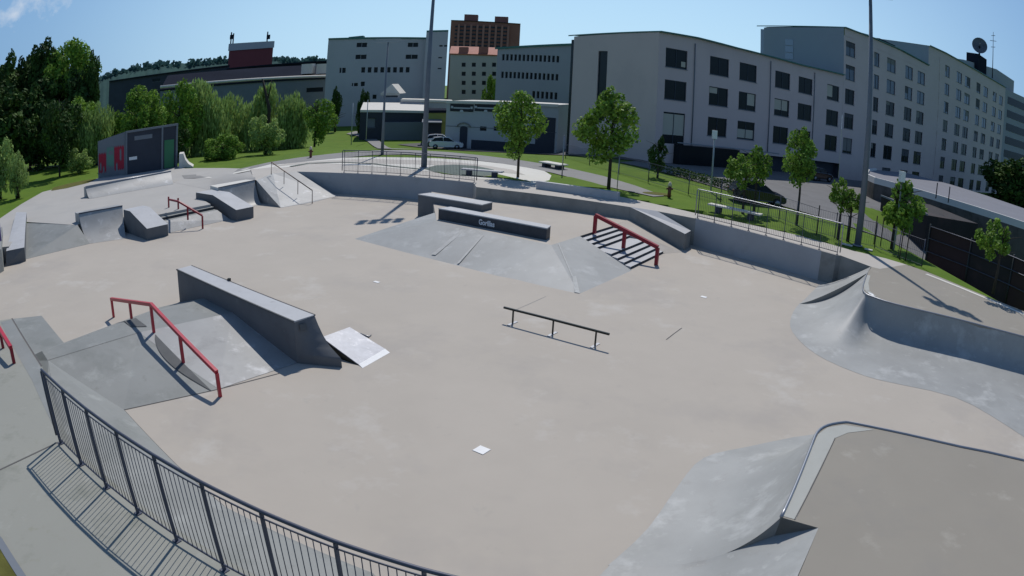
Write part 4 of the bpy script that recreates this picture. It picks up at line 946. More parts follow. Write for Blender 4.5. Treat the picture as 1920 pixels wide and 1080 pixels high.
def zc(k): return (5.08+3.3*k)
B1 = thing('office_building', (C0.x+5, C0.y+6, -1), 'large low grey rendered building with square windows, nearest on the right', 'building')
pF = Plane(C0, C1); cam_side = -1
# window rectangles read on the facade plane
raw = [[(175, 330, 320, 465), (165, 543, 313, 675), (150, 765, 298, 955)], [(475, 386, 602, 512), (463, 592, 593, 713), (455, 800, 583, 917)],
       [(675, 430, 790, 545), (667, 625, 783, 743), (653, 828, 770, 932)], [(915, 488, 1017, 600), (907, 670, 1008, 775), (897, 855, 997, 967)],
       [(1072, 520, 1165, 630), (1065, 700, 1160, 805), (1057, 880, 1150, 990)], [(1268, 570, 1347, 668), (1258, 740, 1338, 838), (1247, 907, 1330, 1010)]]
BL = {(0, 2): (0.02, .98, .35, .95), (2, 1): (.5, .95, .3, .95), (3, 1): (.05, .9, .35, .95), (5, 0): (.05, .5, .2, .95), (2, 2): (.05, .95, .08, .55), (0, 0): (.75, .95, .12, .4), (1, 1): (.05, .45, .65, .95)}
wins = []
for ci, colm in enumerate(raw):
    for ri, r in enumerate(colm):
        ym = (r[1]+r[3])/7.2
        sa_, _ = pF.hit(1200+r[0]/3.6, ym-2); sb2, _ = pF.hit(1200+r[2]/3.6, ym+2)
        ztp = [11.62, 8.32, 5.05][ri]; hh_ = 2.0 if not (ci == 0 and ri == 2) else 3.5
        wins.append((round(sa_, 2), round(sb2, 2), ztp-hh_, ztp, 1, BL.get((ci, ri))))
# align every column to its first row so openings stack
for i in range(6):
    a0 = sum(w_[0] for w_ in wins[i*3:i*3+3])/3; b0_ = sum(w_[1] for w_ in wins[i*3:i*3+3])/3
    for j in range(3): w_ = wins[i*3+j]; wins[i*3+j] = (a0, b0_)+w_[2:]
sK, zK = pF.hit(1582, 141)
rzs = []
for px, py in ((1238, 61), (1305, 72), (1380, 91), (1500, 122), (1582, 141)): rzs.append(pF.hit(px, py))
zlow = min(z for s_, z in rzs)-.05; zlow = min(zlow, 12.3)
facade(pF, 0, sK, 1.9, 12.1, [w_ for w_ in wins], M_plaster, B1)
mb = MB(); prs = [(0, rzs[0][1])]+rzs[1:4]+[(sK, rzs[4][1])]
for i in range(4): mb.quad(pF.pt(prs[i][0], 12.1), pF.pt(prs[i+1][0], 12.1), pF.pt(prs[i+1][0], max(12.15, prs[i+1][1])), pF.pt(prs[i][0], max(12.15, prs[i][1])))
for s_ in (4.6, 16.2, 24.6): MB().tube([pF.pt(s_, 1.95, -.08), pF.pt(s_, 12.6, -.08)], .055, 6).build('downpipe', M_mid, B1)
# ground storey, recessed
mb.build('upper_wall', M_plaster, B1); mb = MB()
mb.quad(pF.pt(0, GB), pF.pt(9, GB), pF.pt(9, 1.9), pF.pt(0, 1.9)); mb.build('lower_wall', M_plaster, B1)
mb = MB(); mb.quad(pF.pt(9, GB, .9), pF.pt(sK, GB, .9), pF.pt(sK, 1.9, .9), pF.pt(9, 1.9, .9)); mb.quad(pF.pt(9, 1.9, 0), pF.pt(sK, 1.9, 0), pF.pt(sK, 1.9, .9), pF.pt(9, 1.9, .9)); mb.quad(pF.pt(sK, GB, 0), pF.pt(sK, 1.95, 0), pF.pt(sK, 1.95, 1.2), pF.pt(sK, GB, 1.2)); mb.quad(pF.pt(9, GB, 0), pF.pt(9, GB, .9), pF.pt(9, 1.9, .9), pF.pt(9, 1.9, 0)); mb.build('ground_storey', M_dark, B1)
# glazed entrance under the tall window
mb = MB(); e0_, _ = pF.hit(1262, 290); e1_, _ = pF.hit(1375, 300); mb.hexa([pF.pt(e0_, -1.3, -.9), pF.pt(e1_, -1.3, -.9), pF.pt(e1_, -1.3, -.01), pF.pt(e0_, -1.3, -.01)], [pF.pt(e0_, 1.9, -.9), pF.pt(e1_, 1.9, -.9), pF.pt(e1_, 1.9, -.01), pF.pt(e0_, 1.9, -.01)]); mb.build('entrance_porch', M_glass, B1)
mb = MB(); mb.tube([pF.pt(e0_-.5, 2.15, -1.2), pF.pt(e1_+6, 2.0, -1.4)], .06, 6); mb.build('canopy_edge', M_steel, B1)
F1v = Vector((-.50, .866)); CL = C0+F1v*14.6; pE = Plane(CL, C0)
zr0 = zat(1240, 60, C0); zr1 = zat(1062, 68, CL)
slit_s0, slit_z1 = pE.hit(1122, 96); slit_s1, slit_z0 = pE.hit(1135, 190)
facade(pE, 0, pE.L, GB, 12.6, [(slit_s0, slit_s1, 3.2, slit_z1 if slit_z1 < 12.5 else 12.4, 0)], M_plaster, B1, name='end_wall')
mb = MB(); mb.quad(pE.pt(0, 12.6), pE.pt(pE.L, 12.6), pE.pt(pE.L, max(12.65, zr0)), pE.pt(0, max(12.65, zr1))); mb.build('end_gable', M_plaster, B1)
# roof of the low block
bk0 = F1v*14.6
def P3(q, z): return Vector((q.x, q.y, z))
mb = MB(); up = .12
fr_ = [pF.pt(s_, z_+.02) for s_, z_ in prs]
rowsF = [p+Vector((.15, -.35, 0)) for p in fr_]; rowsB = [p+Vector((bk0.x, bk0.y, zr1-zr0)) for p in fr_]
mb.grid([rowsF, rowsB], False); mb.grid([[p+Vector((0, 0, .14)) for p in rowsF], [p+Vector((0, 0, .14)) for p in rowsB]], False)
mb.grid([rowsF, [p+Vector((0, 0, .14)) for p in rowsF]], False)
a, b = rowsF[0], rowsB[0]+Vector((-.6, .9, .1)); mb.quad(a, b, b+Vector((0, 0, .14)), a+Vector((0, 0, .14)))
mb.build('roof', M_eave, B1)
# glazed slot at the left edge of the end wall
gp = pE.pt(-.1, 0); mb = MB(); mb.hexa([pE.pt(-1.4, GB+1, .6), pE.pt(-.02, GB+1, .6), pE.pt(-.02, GB+1, 3), pE.pt(-1.4, GB+1, 3)], [pE.pt(-1.4, zr1-.3, .6), pE.pt(-.02, zr1-.3, .6), pE.pt(-.02, zr1-.3, 3), pE.pt(-1.4, zr1-.3, 3)]); mb.build('glazed_stair_slot', M_glass, B1)
# tall block behind: same facade line, more storeys
B2 = thing('office_building', (C1.x+10, C1.y+12, -1), 'tall grey rendered block with many small windows, dish and mast on its roof', 'building')
# each column of the tall block: photo x range and sighting row
cols = [(240, 318, 330, 0, 5), (430, 465, 395, 0, 5), (517, 575, 430, 0, 6), (640, 690, 480, 0, 6), (722, 772, 515, 0, 6), (838, 870, 430, 1, 6), (893, 938, 465, 1, 6), (985, 1020, 510, 1, 6), (1040, 1077, 535, 1, 6), (1118, 1145, 580, 1, 6), (1165, 1195, 605, 1, 6), (1228, 1253, 635, 1, 6), (1270, 1295, 660, 1, 6)]
pG = Plane(C1, C2); pH = Plane(C2, C3)
s1_, _ = pF.hit(1586, 60)
sF1 = pF.L
segs = {0: [], 1: [], 2: []}
for (xa, xb, yy, top, nr_) in cols:
    px0, px1, py = 1520+xa/3.6, 1520+xb/3.6, yy/3.6
    si, P_l = (0, pF) if px1 < 1612 else ((1, pG) if px1 < 1745 else (2, pH))
    a_s, _ = P_l.hit(px0, py); b_s, _ = P_l.hit(px1, py)
    lim0 = sK if si == 0 else .0
    a_s = max(a_s, lim0+.3); b_s = min(b_s, P_l.L-.15)
    for k in range(nr_+(1 if top else 0)):
        zt_ = zc(4+top-k)
        if k >= 7: break
        segs[si].append((a_s, b_s, zt_-2.05, zt_, 1))
sT, zT = pG.hit(1741, 86)
def topz(P_l, s): return 20.3 if P_l is pF else 22.5
facade(pF, sK+.02, pF.L, GB, 18.9, [w_ for w_ in segs[0] if w_[2] > GB], M_plaster, B2, off=0)
s18, z18 = pG.hit(1605, 60)
facade(pG, 0, pG.L, GB, 18.9, [w_ for w_ in segs[1] if w_[3] < 18.8], M_plaster, B2, name='wall')
facade(pG, 0, pG.L, 18.9, 22.3, [(w_[0], w_[1], max(w_[2], 18.95), w_[3], 1) for w_ in segs[1] if w_[3] > 18.9 and w_[0] > pG.L*.45], M_plaster, B2, name='wall') if False else None
facade(pH, 0, pH.L, GB, 22.3, segs[2], M_plaster, B2, name='wall')
# rooflines
rp = [(pF, 1582, 51), (pF, 1605, 60), (pG, 1645, 73), (pG, 1700, 98), (pG, 1740, 116)]
def rz(P_l, px, py): s_, z_ = P_l.hit(px, py); return P_l.pt(s_, z_)
top1 = [rz(pF, 1584, 52), rz(pF, 1602, 59), rz(pG, 1640, 73), rz(pG, 1690, 95)]
mb = MB()
pts_b = [P3(p, 18.85) for p in top1]
for i in range(3): mb.quad(pts_b[i], pts_b[i+1], P3(top1[i+1], max(18.9, top1[i+1].z)), P3(top1[i], max(18.9, top1[i].z)))
mb.build('upper_wall', M_plaster, B2)
mb = MB(); mb.quad(pG.pt(pG.hit(1690, 95)[0], 18.85), pG.pt(pG.hit(1741, 86)[0], 18.85), pG.pt(pG.hit(1741, 86)[0], max(19, top1[3].z-.3)), P3(top1[3], max(19, top1[3].z))); mb.build('upper_wall', M_plaster, B2)
q1 = pG.pt(pG.hit(1741, 86)[0], 0); s41 = pG.hit(1741, 86)[0]
upw = [w_ for w_ in segs[1] if w_[3] > 18.9]
s41 = min(s41, pG.L-.6)
zt41 = pG.hit(1741, 86)[1]
facade(pG, s41, pG.L, 18.9, 22.3, [w_ for w_ in upw if w_[0] > s41+.1], M_plaster, B2, name='wall')
mb = MB(); e1p = rz(pH, 1785, 108); mb.quad(pG.pt(s41, 22.3), pG.pt(pG.L, 22.3), P3(pG.pt(pG.L, 0), 23.6), pG.pt(s41, max(22.4, zt41))); mb.build('upper_wall', M_plaster, B2)
mb = MB(); zz1, zz2, zz3 = [max(22.4, pH.hit(*q)[1]) for q in ((1785, 108), (1812, 113), (1866, 130))]; ss1, ss2, ss3 = [pH.hit(*q)[0] for q in ((1785, 108), (1812, 113), (1866, 130))]
mb.quad(pH.pt(0, 22.3), pH.pt(pH.L, 22.3), pH.pt(pH.L, 24.0), pH.pt(0, 23.6)); mb.build('upper_wall', M_plaster, B2)
# end walls that look towards the camera-left (parallel to the low block's end)
def endwall(base2, depthv, zt_f, zt_b, name, m, zb=8):
    a = P3(base2, zb); b = P3(base2+depthv, zb); mb = MB(); mb.quad(b, a, P3(base2, zt_f), P3(base2+depthv, zt_b)); mb.build(name, m, B2)
base = Vector(pF.pt(sK+.03, 0)[:2]); zf_ = top1[0].z; lft = base+F1v*14.6; zb_ = zat(1405, 47, lft)
endwall(base, F1v*14.6, zf_, zb_, 'end_wall', M_plaster2)
pS = Plane(lft, base); sa_, za_ = pS.hit(1473, 72); sb_3, zb3 = pS.hit(1488, 112)
mb = MB()
for k in range(3):
    z1_, z0__ = za_-(za_-zb3)*k/3-.06, za_-(za_-zb3)*(k+1)/3+.06; mb.quad(pS.pt(sa_, z0__, -.05), pS.pt(sb_3, z0__, -.05), pS.pt(sb_3, z1_, -.05), pS.pt(sa_, z1_, -.05))
mb.build('slot_window', mat('pale_reflecting_glass', (.25, .28, .33), rough=.15, spec=.8), B2)
mb = MB(); mb.quad(pS.pt(-.9, 8, .3), pS.pt(-.02, 8, .3), pS.pt(-.02, zb_-.2, .3), pS.pt(-.9, zb_-.2, .3)); mb.build('glazed_stair_slot', MATS['pale_reflecting_glass'], B2)
base2 = Vector(pG.pt(s41, 0)[:2]); lft2 = base2+F1v*16; zb2_ = zat(1662, 78, lft2)
endwall(base2, F1v*16, max(22.4, zt41), zb2_, 'end_wall', M_plaster2, zb=15)
mb = MB(); r_a = [top1[0], top1[1], top1[2], top1[3], pG.pt(s41, top1[3].z-.3)]
r_b = [P3(p, p.z+(zb_-zf_)-(0, 0, .6, 2.0, 3.5)[i_])+Vector((F1v.x*14.6, F1v.y*14.6, 0)) for i_, p in enumerate(r_a)]
mb.grid([[p+Vector((.1, -.3, .02)) for p in r_a], r_b], False); mb.grid([[p+Vector((.1, -.3, .16)) for p in r_a], [p+Vector((0, 0, .14)) for p in r_b]], False); mb.grid([[p+Vector((.1, -.3, .02)) for p in r_a], [p+Vector((.1, -.3, .16)) for p in r_a]], False)
a, b = r_a[0]+Vector((.1, -.3, .02)), r_b[0]+Vector((-.8, 1.3, .15)); mb.quad(a, b, b+Vector((0, 0, .14)), a+Vector((0, 0, .14)))
r_a = [pG.pt(s41, max(22.4, zt41)), pG.pt(pG.L, 23.6), pH.pt(pH.L*.5, 23.8), pH.pt(pH.L, 24.0)]
r_b = [P3(p, p.z+(zb2_-max(22.4, zt41)))+Vector((F1v.x*16, F1v.y*16, 0)) for p in r_a]
mb.grid([[p+Vector((.1, -.3, .02)) for p in r_a], r_b], False); mb.grid([[p+Vector((.1, -.3, .02)) for p in r_a], [p+Vector((.1, -.3, .18)) for p in r_a]], False)
mb.build('roof', M_eave, B2)
q = dirat(1611, 62, 96); MB().box((q.x, q.y, q.z-2), (2.2, 2.2, 2.0)).build('chimney', M_mid, B2)
q = dirat(1650, 77, 103); MB().box((q.x, q.y, q.z-2.6), (5.5, 3, 2.6), u=(.87, .5)).build('plant_room', M_slate, B2)
# right extension: rounded end and ribbon-window block
B3 = thing('office_building', (C3.x+6, C3.y+6, -1), 'far grey block with dark ribbon windows at the right edge of the picture', 'building')
pI = Plane(C3, C3+Vector((40, 14)))
zI = pI.hit(1892, 170)[1]
facade(pI, 0, 40, GB-6, max(zI, 15), [], M_plaster2, B3)
for k in range(8):
    z_ = zI-1.5-k*3.1; MB().quad(pI.pt(1.5, z_-1.7, -.06), pI.pt(40, z_-1.7, -.06), pI.pt(40, z_, -.06), pI.pt(1.5, z_, -.06)).build('ribbon_window', M_glass, B3)
mb = MB(); c = dirat(1865, 135, 128); 
qa_, qb_ = dirat(1806, 112, 139), dirat(1868, 130, 156); qc_ = dirat(1901, 152, 166)
mb.hexa([P3(qa_, 16), P3(qb_, 16), P3(qb_, 16)+Vector((-6, 10, 0)), P3(qa_, 16)+Vector((-6, 10, 0))], [P3(qa_, qa_.z), P3(qb_, qb_.z), P3(qb_, qb_.z)+Vector((-6, 10, 0)), P3(qa_, qa_.z)+Vector((-6, 10, 0))])
mb.hexa([P3(qb_, 16), P3(qc_, 14), P3(qc_, 14)+Vector((-6, 10, 0)), P3(qb_, 16)+Vector((-6, 10, 0))], [qb_, qc_, qc_+Vector((-6, 10, 0)), qb_+Vector((-6, 10, 0))])
mb.build('roof_block', M_plaster2, B2)
q = dirat(1828, 104, 147); MB().box((q.x+.5, q.y, q.z-5), (6.4, 3, 5), u=(.85, .5)).build('roof_railing_block', M_slate, B2)
q = dirat(1836, 87, 145); dt = thing('satellite_dish', P3(q, q.z-2.4), 'big round dark satellite dish on the roof of the tall block', 'satellite dish')
mb = MB(); nrm = Vector((-.55, -.8, .25)).normalized(); a1 = nrm.cross(Vector((0, 0, 1))).normalized(); a2 = nrm.cross(a1); rows = []
for i in range(7):
    r = 1.85*i/6; rows.append([q+(a1*math.cos(t)+a2*math.sin(t))*max(r, .01)+nrm*(.14*r*r) for t in [2*math.pi*j/20 for j in range(21)]])
mb.grid(rows); mb.build('reflector', mat('dish_dark_paint', (.12, .13, .16), rough=.4, noise=.4, nscale=.8), dt)
MB().tube([q-Vector((0, 0, 2.4)), q], .22, 8).build('stand', M_slate, dt)
MB().tube([q+nrm*.2, q+nrm*1.5], .08, 6).build('feed_arm', M_steel, dt)
q = dirat(1862, 60, 150); at_ = thing('antenna_mast', P3(q, q.z-10), 'thin lattice antenna mast right of the satellite dish', 'antenna')
MB().tube([q-Vector((0, 0, 10.5)), q], .12, 6, r2=.05).build('pole', M_slate, at_)
for dz, l in ((1.0, 1.2), (2.2, 2.0), (3.6, 1.4)): MB().tube([q+Vector((-l/2, 0, -dz)), q+Vector((l/2, 0, -dz+.3))], .06, 5).build('antenna_arm', M_slate, at_)

# B4: office wing between the big building and the tower (rows of striped windows)
B4 = thing('office_wing', (4, 124, -2), 'blue-grey office wing with three rows of closely set windows, left of the large building', 'building')
a4 = dirat(935, 90, 126); b4 = dirat(1074, 82, 119.8); p4 = Plane(a4, b4)
w4 = []
for r_i, (yl, yh, yl2, yh2, x0_, x1_) in enumerate([(105, 117, 102, 114, 940, 1050), (138, 149, 136, 149, 940, 1050), (171, 184, 171, 184, 1000, 1050)]):
    _, zt_ = p4.hit(995, (yl+yl2)/2); _, zb4 = p4.hit(995, (yh+yh2)/2)
    sA_, _ = p4.hit(x0_, 120); sB_, _ = p4.hit(x1_, 120); k = 14 if x0_ < 960 else 6
    for i in range(k):
        a_ = sA_+(sB_-sA_)*i/k; w4.append((a_+.08, a_+(sB_-sA_)/k*.72, zb4, zt_, 0))
facade(p4, -.2, p4.L, -4, a4.z-.4, w4, M_plaster2, B4, depth=.3)
mb = MB(); back4 = Vector((2, 12, 0)); mb.quad(p4.pt(-.2, -4), p4.pt(-.2, a4.z-.4), p4.pt(-.2, a4.z-.4)+back4, p4.pt(-.2, -4)+back4); 
mb.quad(p4.pt(-.2, a4.z-.4), p4.pt(p4.L, a4.z-.4), p4.pt(p4.L, b4.z), p4.pt(-.2, a4.z)); mb.build('side_wall', M_plaster2, B4)
mb = MB(); mb.quad(p4.pt(-.6, a4.z, -.3), p4.pt(p4.L+.3, b4.z, -.3), p4.pt(p4.L+.3, b4.z)+back4, p4.pt(-.6, a4.z)+back4); mb.quad(p4.pt(-.6, a4.z-.35, -.3), p4.pt(p4.L+.3, b4.z-.35, -.3), p4.pt(p4.L+.3, b4.z+.02, -.3), p4.pt(-.6, a4.z+.02, -.3)); mb.build('roof', M_eave, B4)

# generic simple far building from image extents
def farbox(name, label, D, xa, ya, xb, yb, depth, m, wins=None, roof=None, roofh=.0, zb=-4, cat='building', rm=M_slate, Db=None, glassm=M_glass):
    a = dirat(xa, ya, D); b = dirat(xb, yb, Db or D); P_l = Plane(a, b); t = thing(name, P3((a+b)*.5, zb), label, cat)
    zt_ = min(a.z, b.z); W_ = []
    for (x0_, x1_, y0_, y1_) in (wins or []):
        s0_, z1_ = P_l.hit(x0_, y0_); s1__, z0_ = P_l.hit(x1_, y1_); W_.append((s0_, s1__, min(z0_, z1_), max(z0_, z1_), 0))
    facade(P_l, 0, P_l.L, zb, zt_-.05, [w_ for w_ in W_ if w_[0] > 0 and w_[1] < P_l.L and w_[3] < zt_-.1], m, t, depth=.25, glass=glassm)
    n = P_l.n; dv = Vector((n.x*depth, n.y*depth, 0)); A_, B_ = P_l.pt(0, zb), P_l.pt(P_l.L, zb); mb = MB()
    mb.quad(A_+dv, A_, P3(A_, a.z), P3(A_, a.z)+dv); mb.quad(B_, B_+dv, P3(B_, b.z)+dv, P3(B_, b.z)); mb.quad(P3(A_, zt_-.05), P3(B_, zt_-.05), P3(B_, b.z), P3(A_, a.z))
    mb.quad(B_+dv, A_+dv, P3(A_, a.z)+dv, P3(B_, b.z)+dv); mb.build('side_wall', m, t)
    mb = MB(); mb.quad(P3(A_, a.z)-dv*.02, P3(B_, b.z)-dv*.02, P3(B_, b.z)+dv+Vector((0, 0, roofh)), P3(A_, a.z)+dv+Vector((0, 0, roofh))); mb.quad(P3(A_, a.z-.3)-dv*.02, P3(B_, b.z-.3)-dv*.02, P3(B_, b.z+.05)-dv*.02, P3(A_, a.z+.05)-dv*.02); mb.build('roof', rm, t)
    return t, P_l
fw = [(637, 640, 127.5, 137), (642, 648, 127.5, 137)]+[(678+11.9*k, 684.5+11.9*k, 126.5, 136.5) for k in range(8)]
fw += [(669, 678, 80.5, 88.5), (679, 688, 80.5, 88.5), (667, 676, 103, 111), (677, 687, 103, 111), (765, 774, 80.5, 88.5), (775, 784, 80.5, 88.5), (761, 771, 103, 111), (772, 783, 103, 111)]
fw += [(660, 662, 156, 162), (664, 671, 156, 162), (677, 684, 153.5, 162), (699, 706, 178, 186)]
fac, pfac = farbox('factory_building', 'big windowless-looking grey factory block with one row of small dark windows', 134, 616, 72, 800, 71, 8, M_factory, fw, zb=-4, rm=M_eave, Db=131)
farbox('factory_building', 'narrow grey stair tower at the right end of the factory block', 129, 800, 58, 841, 57, 3, M_factory, [(824, 830, 85, 88), (833, 839, 85, 88), (822, 829, 107.5, 110), (821, 828, 128, 130.5), (832, 838, 152, 154.5)], zb=-4, rm=M_eave)
mb = MB(); q0_ = pfac.pt(0, 5); mb.hexa([pfac.pt(3.5, 0, 3), pfac.pt(6.5, 0, 3), pfac.pt(6.5, 0, 5), pfac.pt(3.5, 0, 5)], [Vector((*pfac.pt(3.5, 0, 3)[:2], pfac.hit(640, 68)[1])), Vector((*pfac.pt(6.5, 0, 3)[:2], pfac.hit(650, 66)[1])), Vector((*pfac.pt(6.5, 0, 5)[:2], pfac.hit(650, 66)[1])), Vector((*pfac.pt(3.5, 0, 5)[:2], pfac.hit(640, 68)[1]))]); mb.build('roof_housing', M_eave, fac)
# tall brick tower far behind
ht_, ph = farbox('hospital_tower', 'tall reddish brick tower block far behind, with two boxes on its roof', 360, 846, 38, 976, 45, 25, M_brick, [], zb=-5, rm=M_slate)
for k in range(9):
    s0_, _ = ph.hit(858+k*11.6, 60); s1__, _ = ph.hit(862+k*11.6, 60); mb = MB(); _, z1_ = ph.hit(900, 47)
    mb.hexa([ph.pt(s0_, 0, -1), ph.pt(s1__, 0, -1), ph.pt(s1__, 0, .2), ph.pt(s0_, 0, .2)], [ph.pt(s0_, z1_, -1), ph.pt(s1__, z1_, -1), ph.pt(s1__, z1_, .2), ph.pt(s0_, z1_, .2)]); mb.build('balcony_column', M_brick2, ht_)
for k in range(6):
    _, z_ = ph.hit(905, 50+k*7); s0_, _ = ph.hit(853, 60); s1__, _ = ph.hit(952, 60); mb = MB(); mb.quad(ph.pt(s0_, z_-.9, -.2), ph.pt(s1__, z_-.9, -.2), ph.pt(s1__, z_, -.2), ph.pt(s0_, z_, -.2)); mb.build('window_band', M_dark, ht_)
for xa_, xb_ in ((871, 896), (928, 953)):
    a = dirat(xa_, 27 if xa_ < 900 else 31, 368); b = dirat(xb_, 28 if xa_ < 900 else 32, 368); P5 = Plane(a, b)
    mb = MB(); mb.hexa([P3(a, 38), P3(b, 38), P3(b, 38)+Vector((0, 6, 0)), P3(a, 38)+Vector((0, 6, 0))], [a, b, b+Vector((0, 6, 0)), a+Vector((0, 6, 0))]); mb.build('roof_box', M_brick, ht_)
# cream house with orange roof
cw = []
for r_ in range(4):
    for c_ in range(4): x_ = 866+c_*19; y_ = 118+r_*17; cw.append((x_, x_+7, y_, y_+8))
ct, pc = farbox('apartment_house', 'cream apartment house with an orange tiled roof in front of the brick tower', 165, 845, 101, 936, 104, 10, M_cream, cw, zb=-4, rm=M_tile)
mb = MB(); A5, B5 = pc.pt(-.3, dirat(845, 101, 165).z, -.6), pc.pt(pc.L+.3, dirat(936, 104, 165).z, -.6); C5, D5 = dirat(936, 90, 172), dirat(846, 87, 172)
mb.quad(A5, B5, C5, D5); mb.build('tiled_roof', M_tile, ct)
for x_ in (870, 907): q = dirat(x_, 92, 166); MB().box((q.x, q.y, q.z-1.2), (2.2, 2, 1.6)).build('dormer', M_brick, ct)
# red sign tower and long sheds at the left
rt_, prd = farbox('depot_tower', 'dark red box-shaped tower with a grey top band and aerials', 230, 430, 82, 513, 77, 18, M_redbox, [], zb=-4, rm=M_eave)
mb = MB(); _, z_ = prd.hit(470, 92); mb.quad(prd.pt(-.3, z_, -.4), prd.pt(prd.L+.3, z_, -.4), prd.pt(prd.L+.3, dirat(513, 77, 230).z, -.4), prd.pt(-.3, dirat(430, 82, 230).z, -.4)); mb.build('top_band', M_factory, rt_)
for x_, y_ in ((434, 60), (438, 62), (502, 59)): q = dirat(x_, y_, 231); MB().tube([P3(q, q.z-4.6), q], .25, 5).build('aerial', M_slate, rt_)
for x_ in (434, 503): q = dirat(x_, 68, 231); MB().box((q.x, q.y, q.z-1), (1.2, .5, 1.6)).build('aerial_panel', M_slate, rt_)
farbox('long_shed', 'long low shed with a dark blue roof, upper left', 190, 205, 152, 430, 122, 30, M_dark, [(285, 300, 148, 152)], zb=-4, rm=M_slate)
farbox('long_shed', 'dark shed stretching between the red tower and the factory', 185, 425, 128, 616, 114, 30, M_slate, [], zb=-4, rm=M_slate)
wh, pw_ = farbox('long_shed', 'nearer shed with two pale rooflights in its dark roof', 150, 300, 168, 616, 146, 14, M_mid, [(575, 606, 165, 172)], zb=-4, rm=M_slate, roofh=3.5)
for x_ in (578, 606): 
    q = dirat(x_, 132, 153); MB().box((q.x, q.y, q.z-.8), (2.6, 2.5, 2.3)).build('rooflight', M_kerbw, wh)
q0_, q1_ = dirat(300, 163, 150), dirat(615, 143, 150); MB().tube([q0_, q1_], .35, 5).build('gutter', M_kerbw, wh)
# kiosk, yellow house, white house with banners
kb_, pk = farbox('kiosk_building', 'low dark-fronted pavilion with a wide pale canopy roof behind the thin mast', 100, 676, 207, 800, 209, 9, M_dark, [(688, 704, 222, 240)], zb=-3, rm=M_kerbw, roofh=.9, glassm=M_mid)
mb = MB(); s0_, _ = pk.hit(722, 230); s1__, _ = pk.hit(798, 230); mb.hexa([pk.pt(s0_, -3, -.8), pk.pt(s1__, -3, -.8), pk.pt(s1__, -3, -.02), pk.pt(s0_, -3, -.02)], [pk.pt(s0_, .6, -.8), pk.pt(s1__, .6, -.8), pk.pt(s1__, .6, -.02), pk.pt(s0_, .6, -.02)]); mb.build('shop_front', M_mid, kb_)
gh, pg_ = farbox('gabled_house', 'little pale gabled building standing between the factory and the pavilion', 112, 714, 176, 750, 176, 6, M_factory, [(720, 746, 180, 182)], zb=-3, rm=M_kerbw)
mb = MB(); a, b = dirat(714, 176, 111.8), dirat(750, 176, 111.8); c = dirat(735, 158, 112); mb.quad(a, b, c); mb.quad(a, c, c+Vector((0, 6, 0)), a+Vector((0, 6, 0))); mb.quad(c, b, b+Vector((0, 6, 0)), c+Vector((0, 6, 0))); mb.build('gable', M_kerbw, gh)
farbox('flat_roof_annex', 'long pale flat-roofed annex behind the pavilion', 108, 752, 187, 850, 190, 8, M_factory, [], zb=-3, rm=M_kerbw)
yh, py_ = farbox('yellow_house', 'small yellow rendered building with an open dark garage beside the white cars', 93, 800, 208, 838, 208, 9, M_yel, [], zb=-3, rm=M_slate)
mb = MB(); s0_, _ = py_.hit(803, 240); s1__, _ = py_.hit(828, 240); mb.quad(py_.pt(s0_, -3, -.05), py_.pt(s1__, -3, -.05), py_.pt(s1__, 1.0, -.05), py_.pt(s0_, 1.0, -.05)); mb.build('garage_opening', M_dark, yh)
mb = MB(); mb.hexa([py_.pt(-.5, 1.0, -2), py_.pt(s1__, 1.0, -2), py_.pt(s1__, 1.3, -.02), py_.pt(-.5, 1.3, -.02)], [py_.pt(-.5, 1.1, -2), py_.pt(s1__, 1.1, -2), py_.pt(s1__, 1.4, -.02), py_.pt(-.5, 1.4, -.02)]); mb.build('canopy', M_mid, yh)
wh2, pw2 = farbox('white_house', 'long pale two-storey house with dark banners and an arched door behind the first park tree', 88, 838, 190, 1048, 197, 10, mat('white_house_plaster', (.44, .45, .46), rough=.85, noise=.05, nscale=.5), [(900, 912, 237, 246), (926, 938, 237, 246)], zb=-3, rm=M_kerbw, Db=84)
for x0_, x1_ in ((845, 888), (891, 932)):
    s0_, z1_ = pw2.hit(x0_, 195); s1__, z0_ = pw2.hit(x1_, 210.5); bo = MB().quad(pw2.pt(s0_, z0_, -.08), pw2.pt(s1__, z0_, -.08), pw2.pt(s1__, z1_, -.08), pw2.pt(s0_, z1_, -.08)).build('banner', M_sign, wh2)
    mb = MB(); sm_ = (s0_+s1__)/2; zm = (z0_+z1_)/2
    mb.quad(pw2.pt(sm_-1.1, zm-.12, -.09), pw2.pt(sm_+1.1, zm-.12, -.09), pw2.pt(sm_+1.1, zm+.05, -.09), pw2.pt(sm_-1.1, zm+.05, -.09)); mb.quad(pw2.pt(sm_-.3, zm-.6, -.09), pw2.pt(sm_+.3, zm-.6, -.09), pw2.pt(sm_+.15, zm-.25, -.09), pw2.pt(sm_-.15, zm-.25, -.09))
    for d_ in (-1.3, 1.3): mb.quad(pw2.pt(sm_+d_-.15, zm-.1, -.09), pw2.pt(sm_+d_+.15, zm-.1, -.09), pw2.pt(sm_+d_+.15, zm+.2, -.09), pw2.pt(sm_+d_-.15, zm+.2, -.09))
    mb.build('banner_print', M_signt, bo)
for x0_, x1_, y0_, y1_ in ((1006, 1040, 219, 262),):
    s0_, z1_ = pw2.hit(x0_, y0_); s1__, z0_ = pw2.hit(x1_, y1_); MB().quad(pw2.pt(s0_, -3, -.05), pw2.pt(s1__, -3, -.05), pw2.pt(s1__, z1_, -.05), pw2.pt(s0_, z1_, -.05)).build('dark_opening', M_dark, wh2)
s0_, z1_ = pw2.hit(884, 262); s1__, _ = pw2.hit(1004, 262); MB().quad(pw2.pt(s0_, -3, -.04), pw2.pt(s1__, -3, -.04), pw2.pt(s1__, z1_, -.04), pw2.pt(s0_, z1_, -.04)).build('wall_foot_shade', M_dark, wh2)  # dark band painted on for the shade at the wall foot
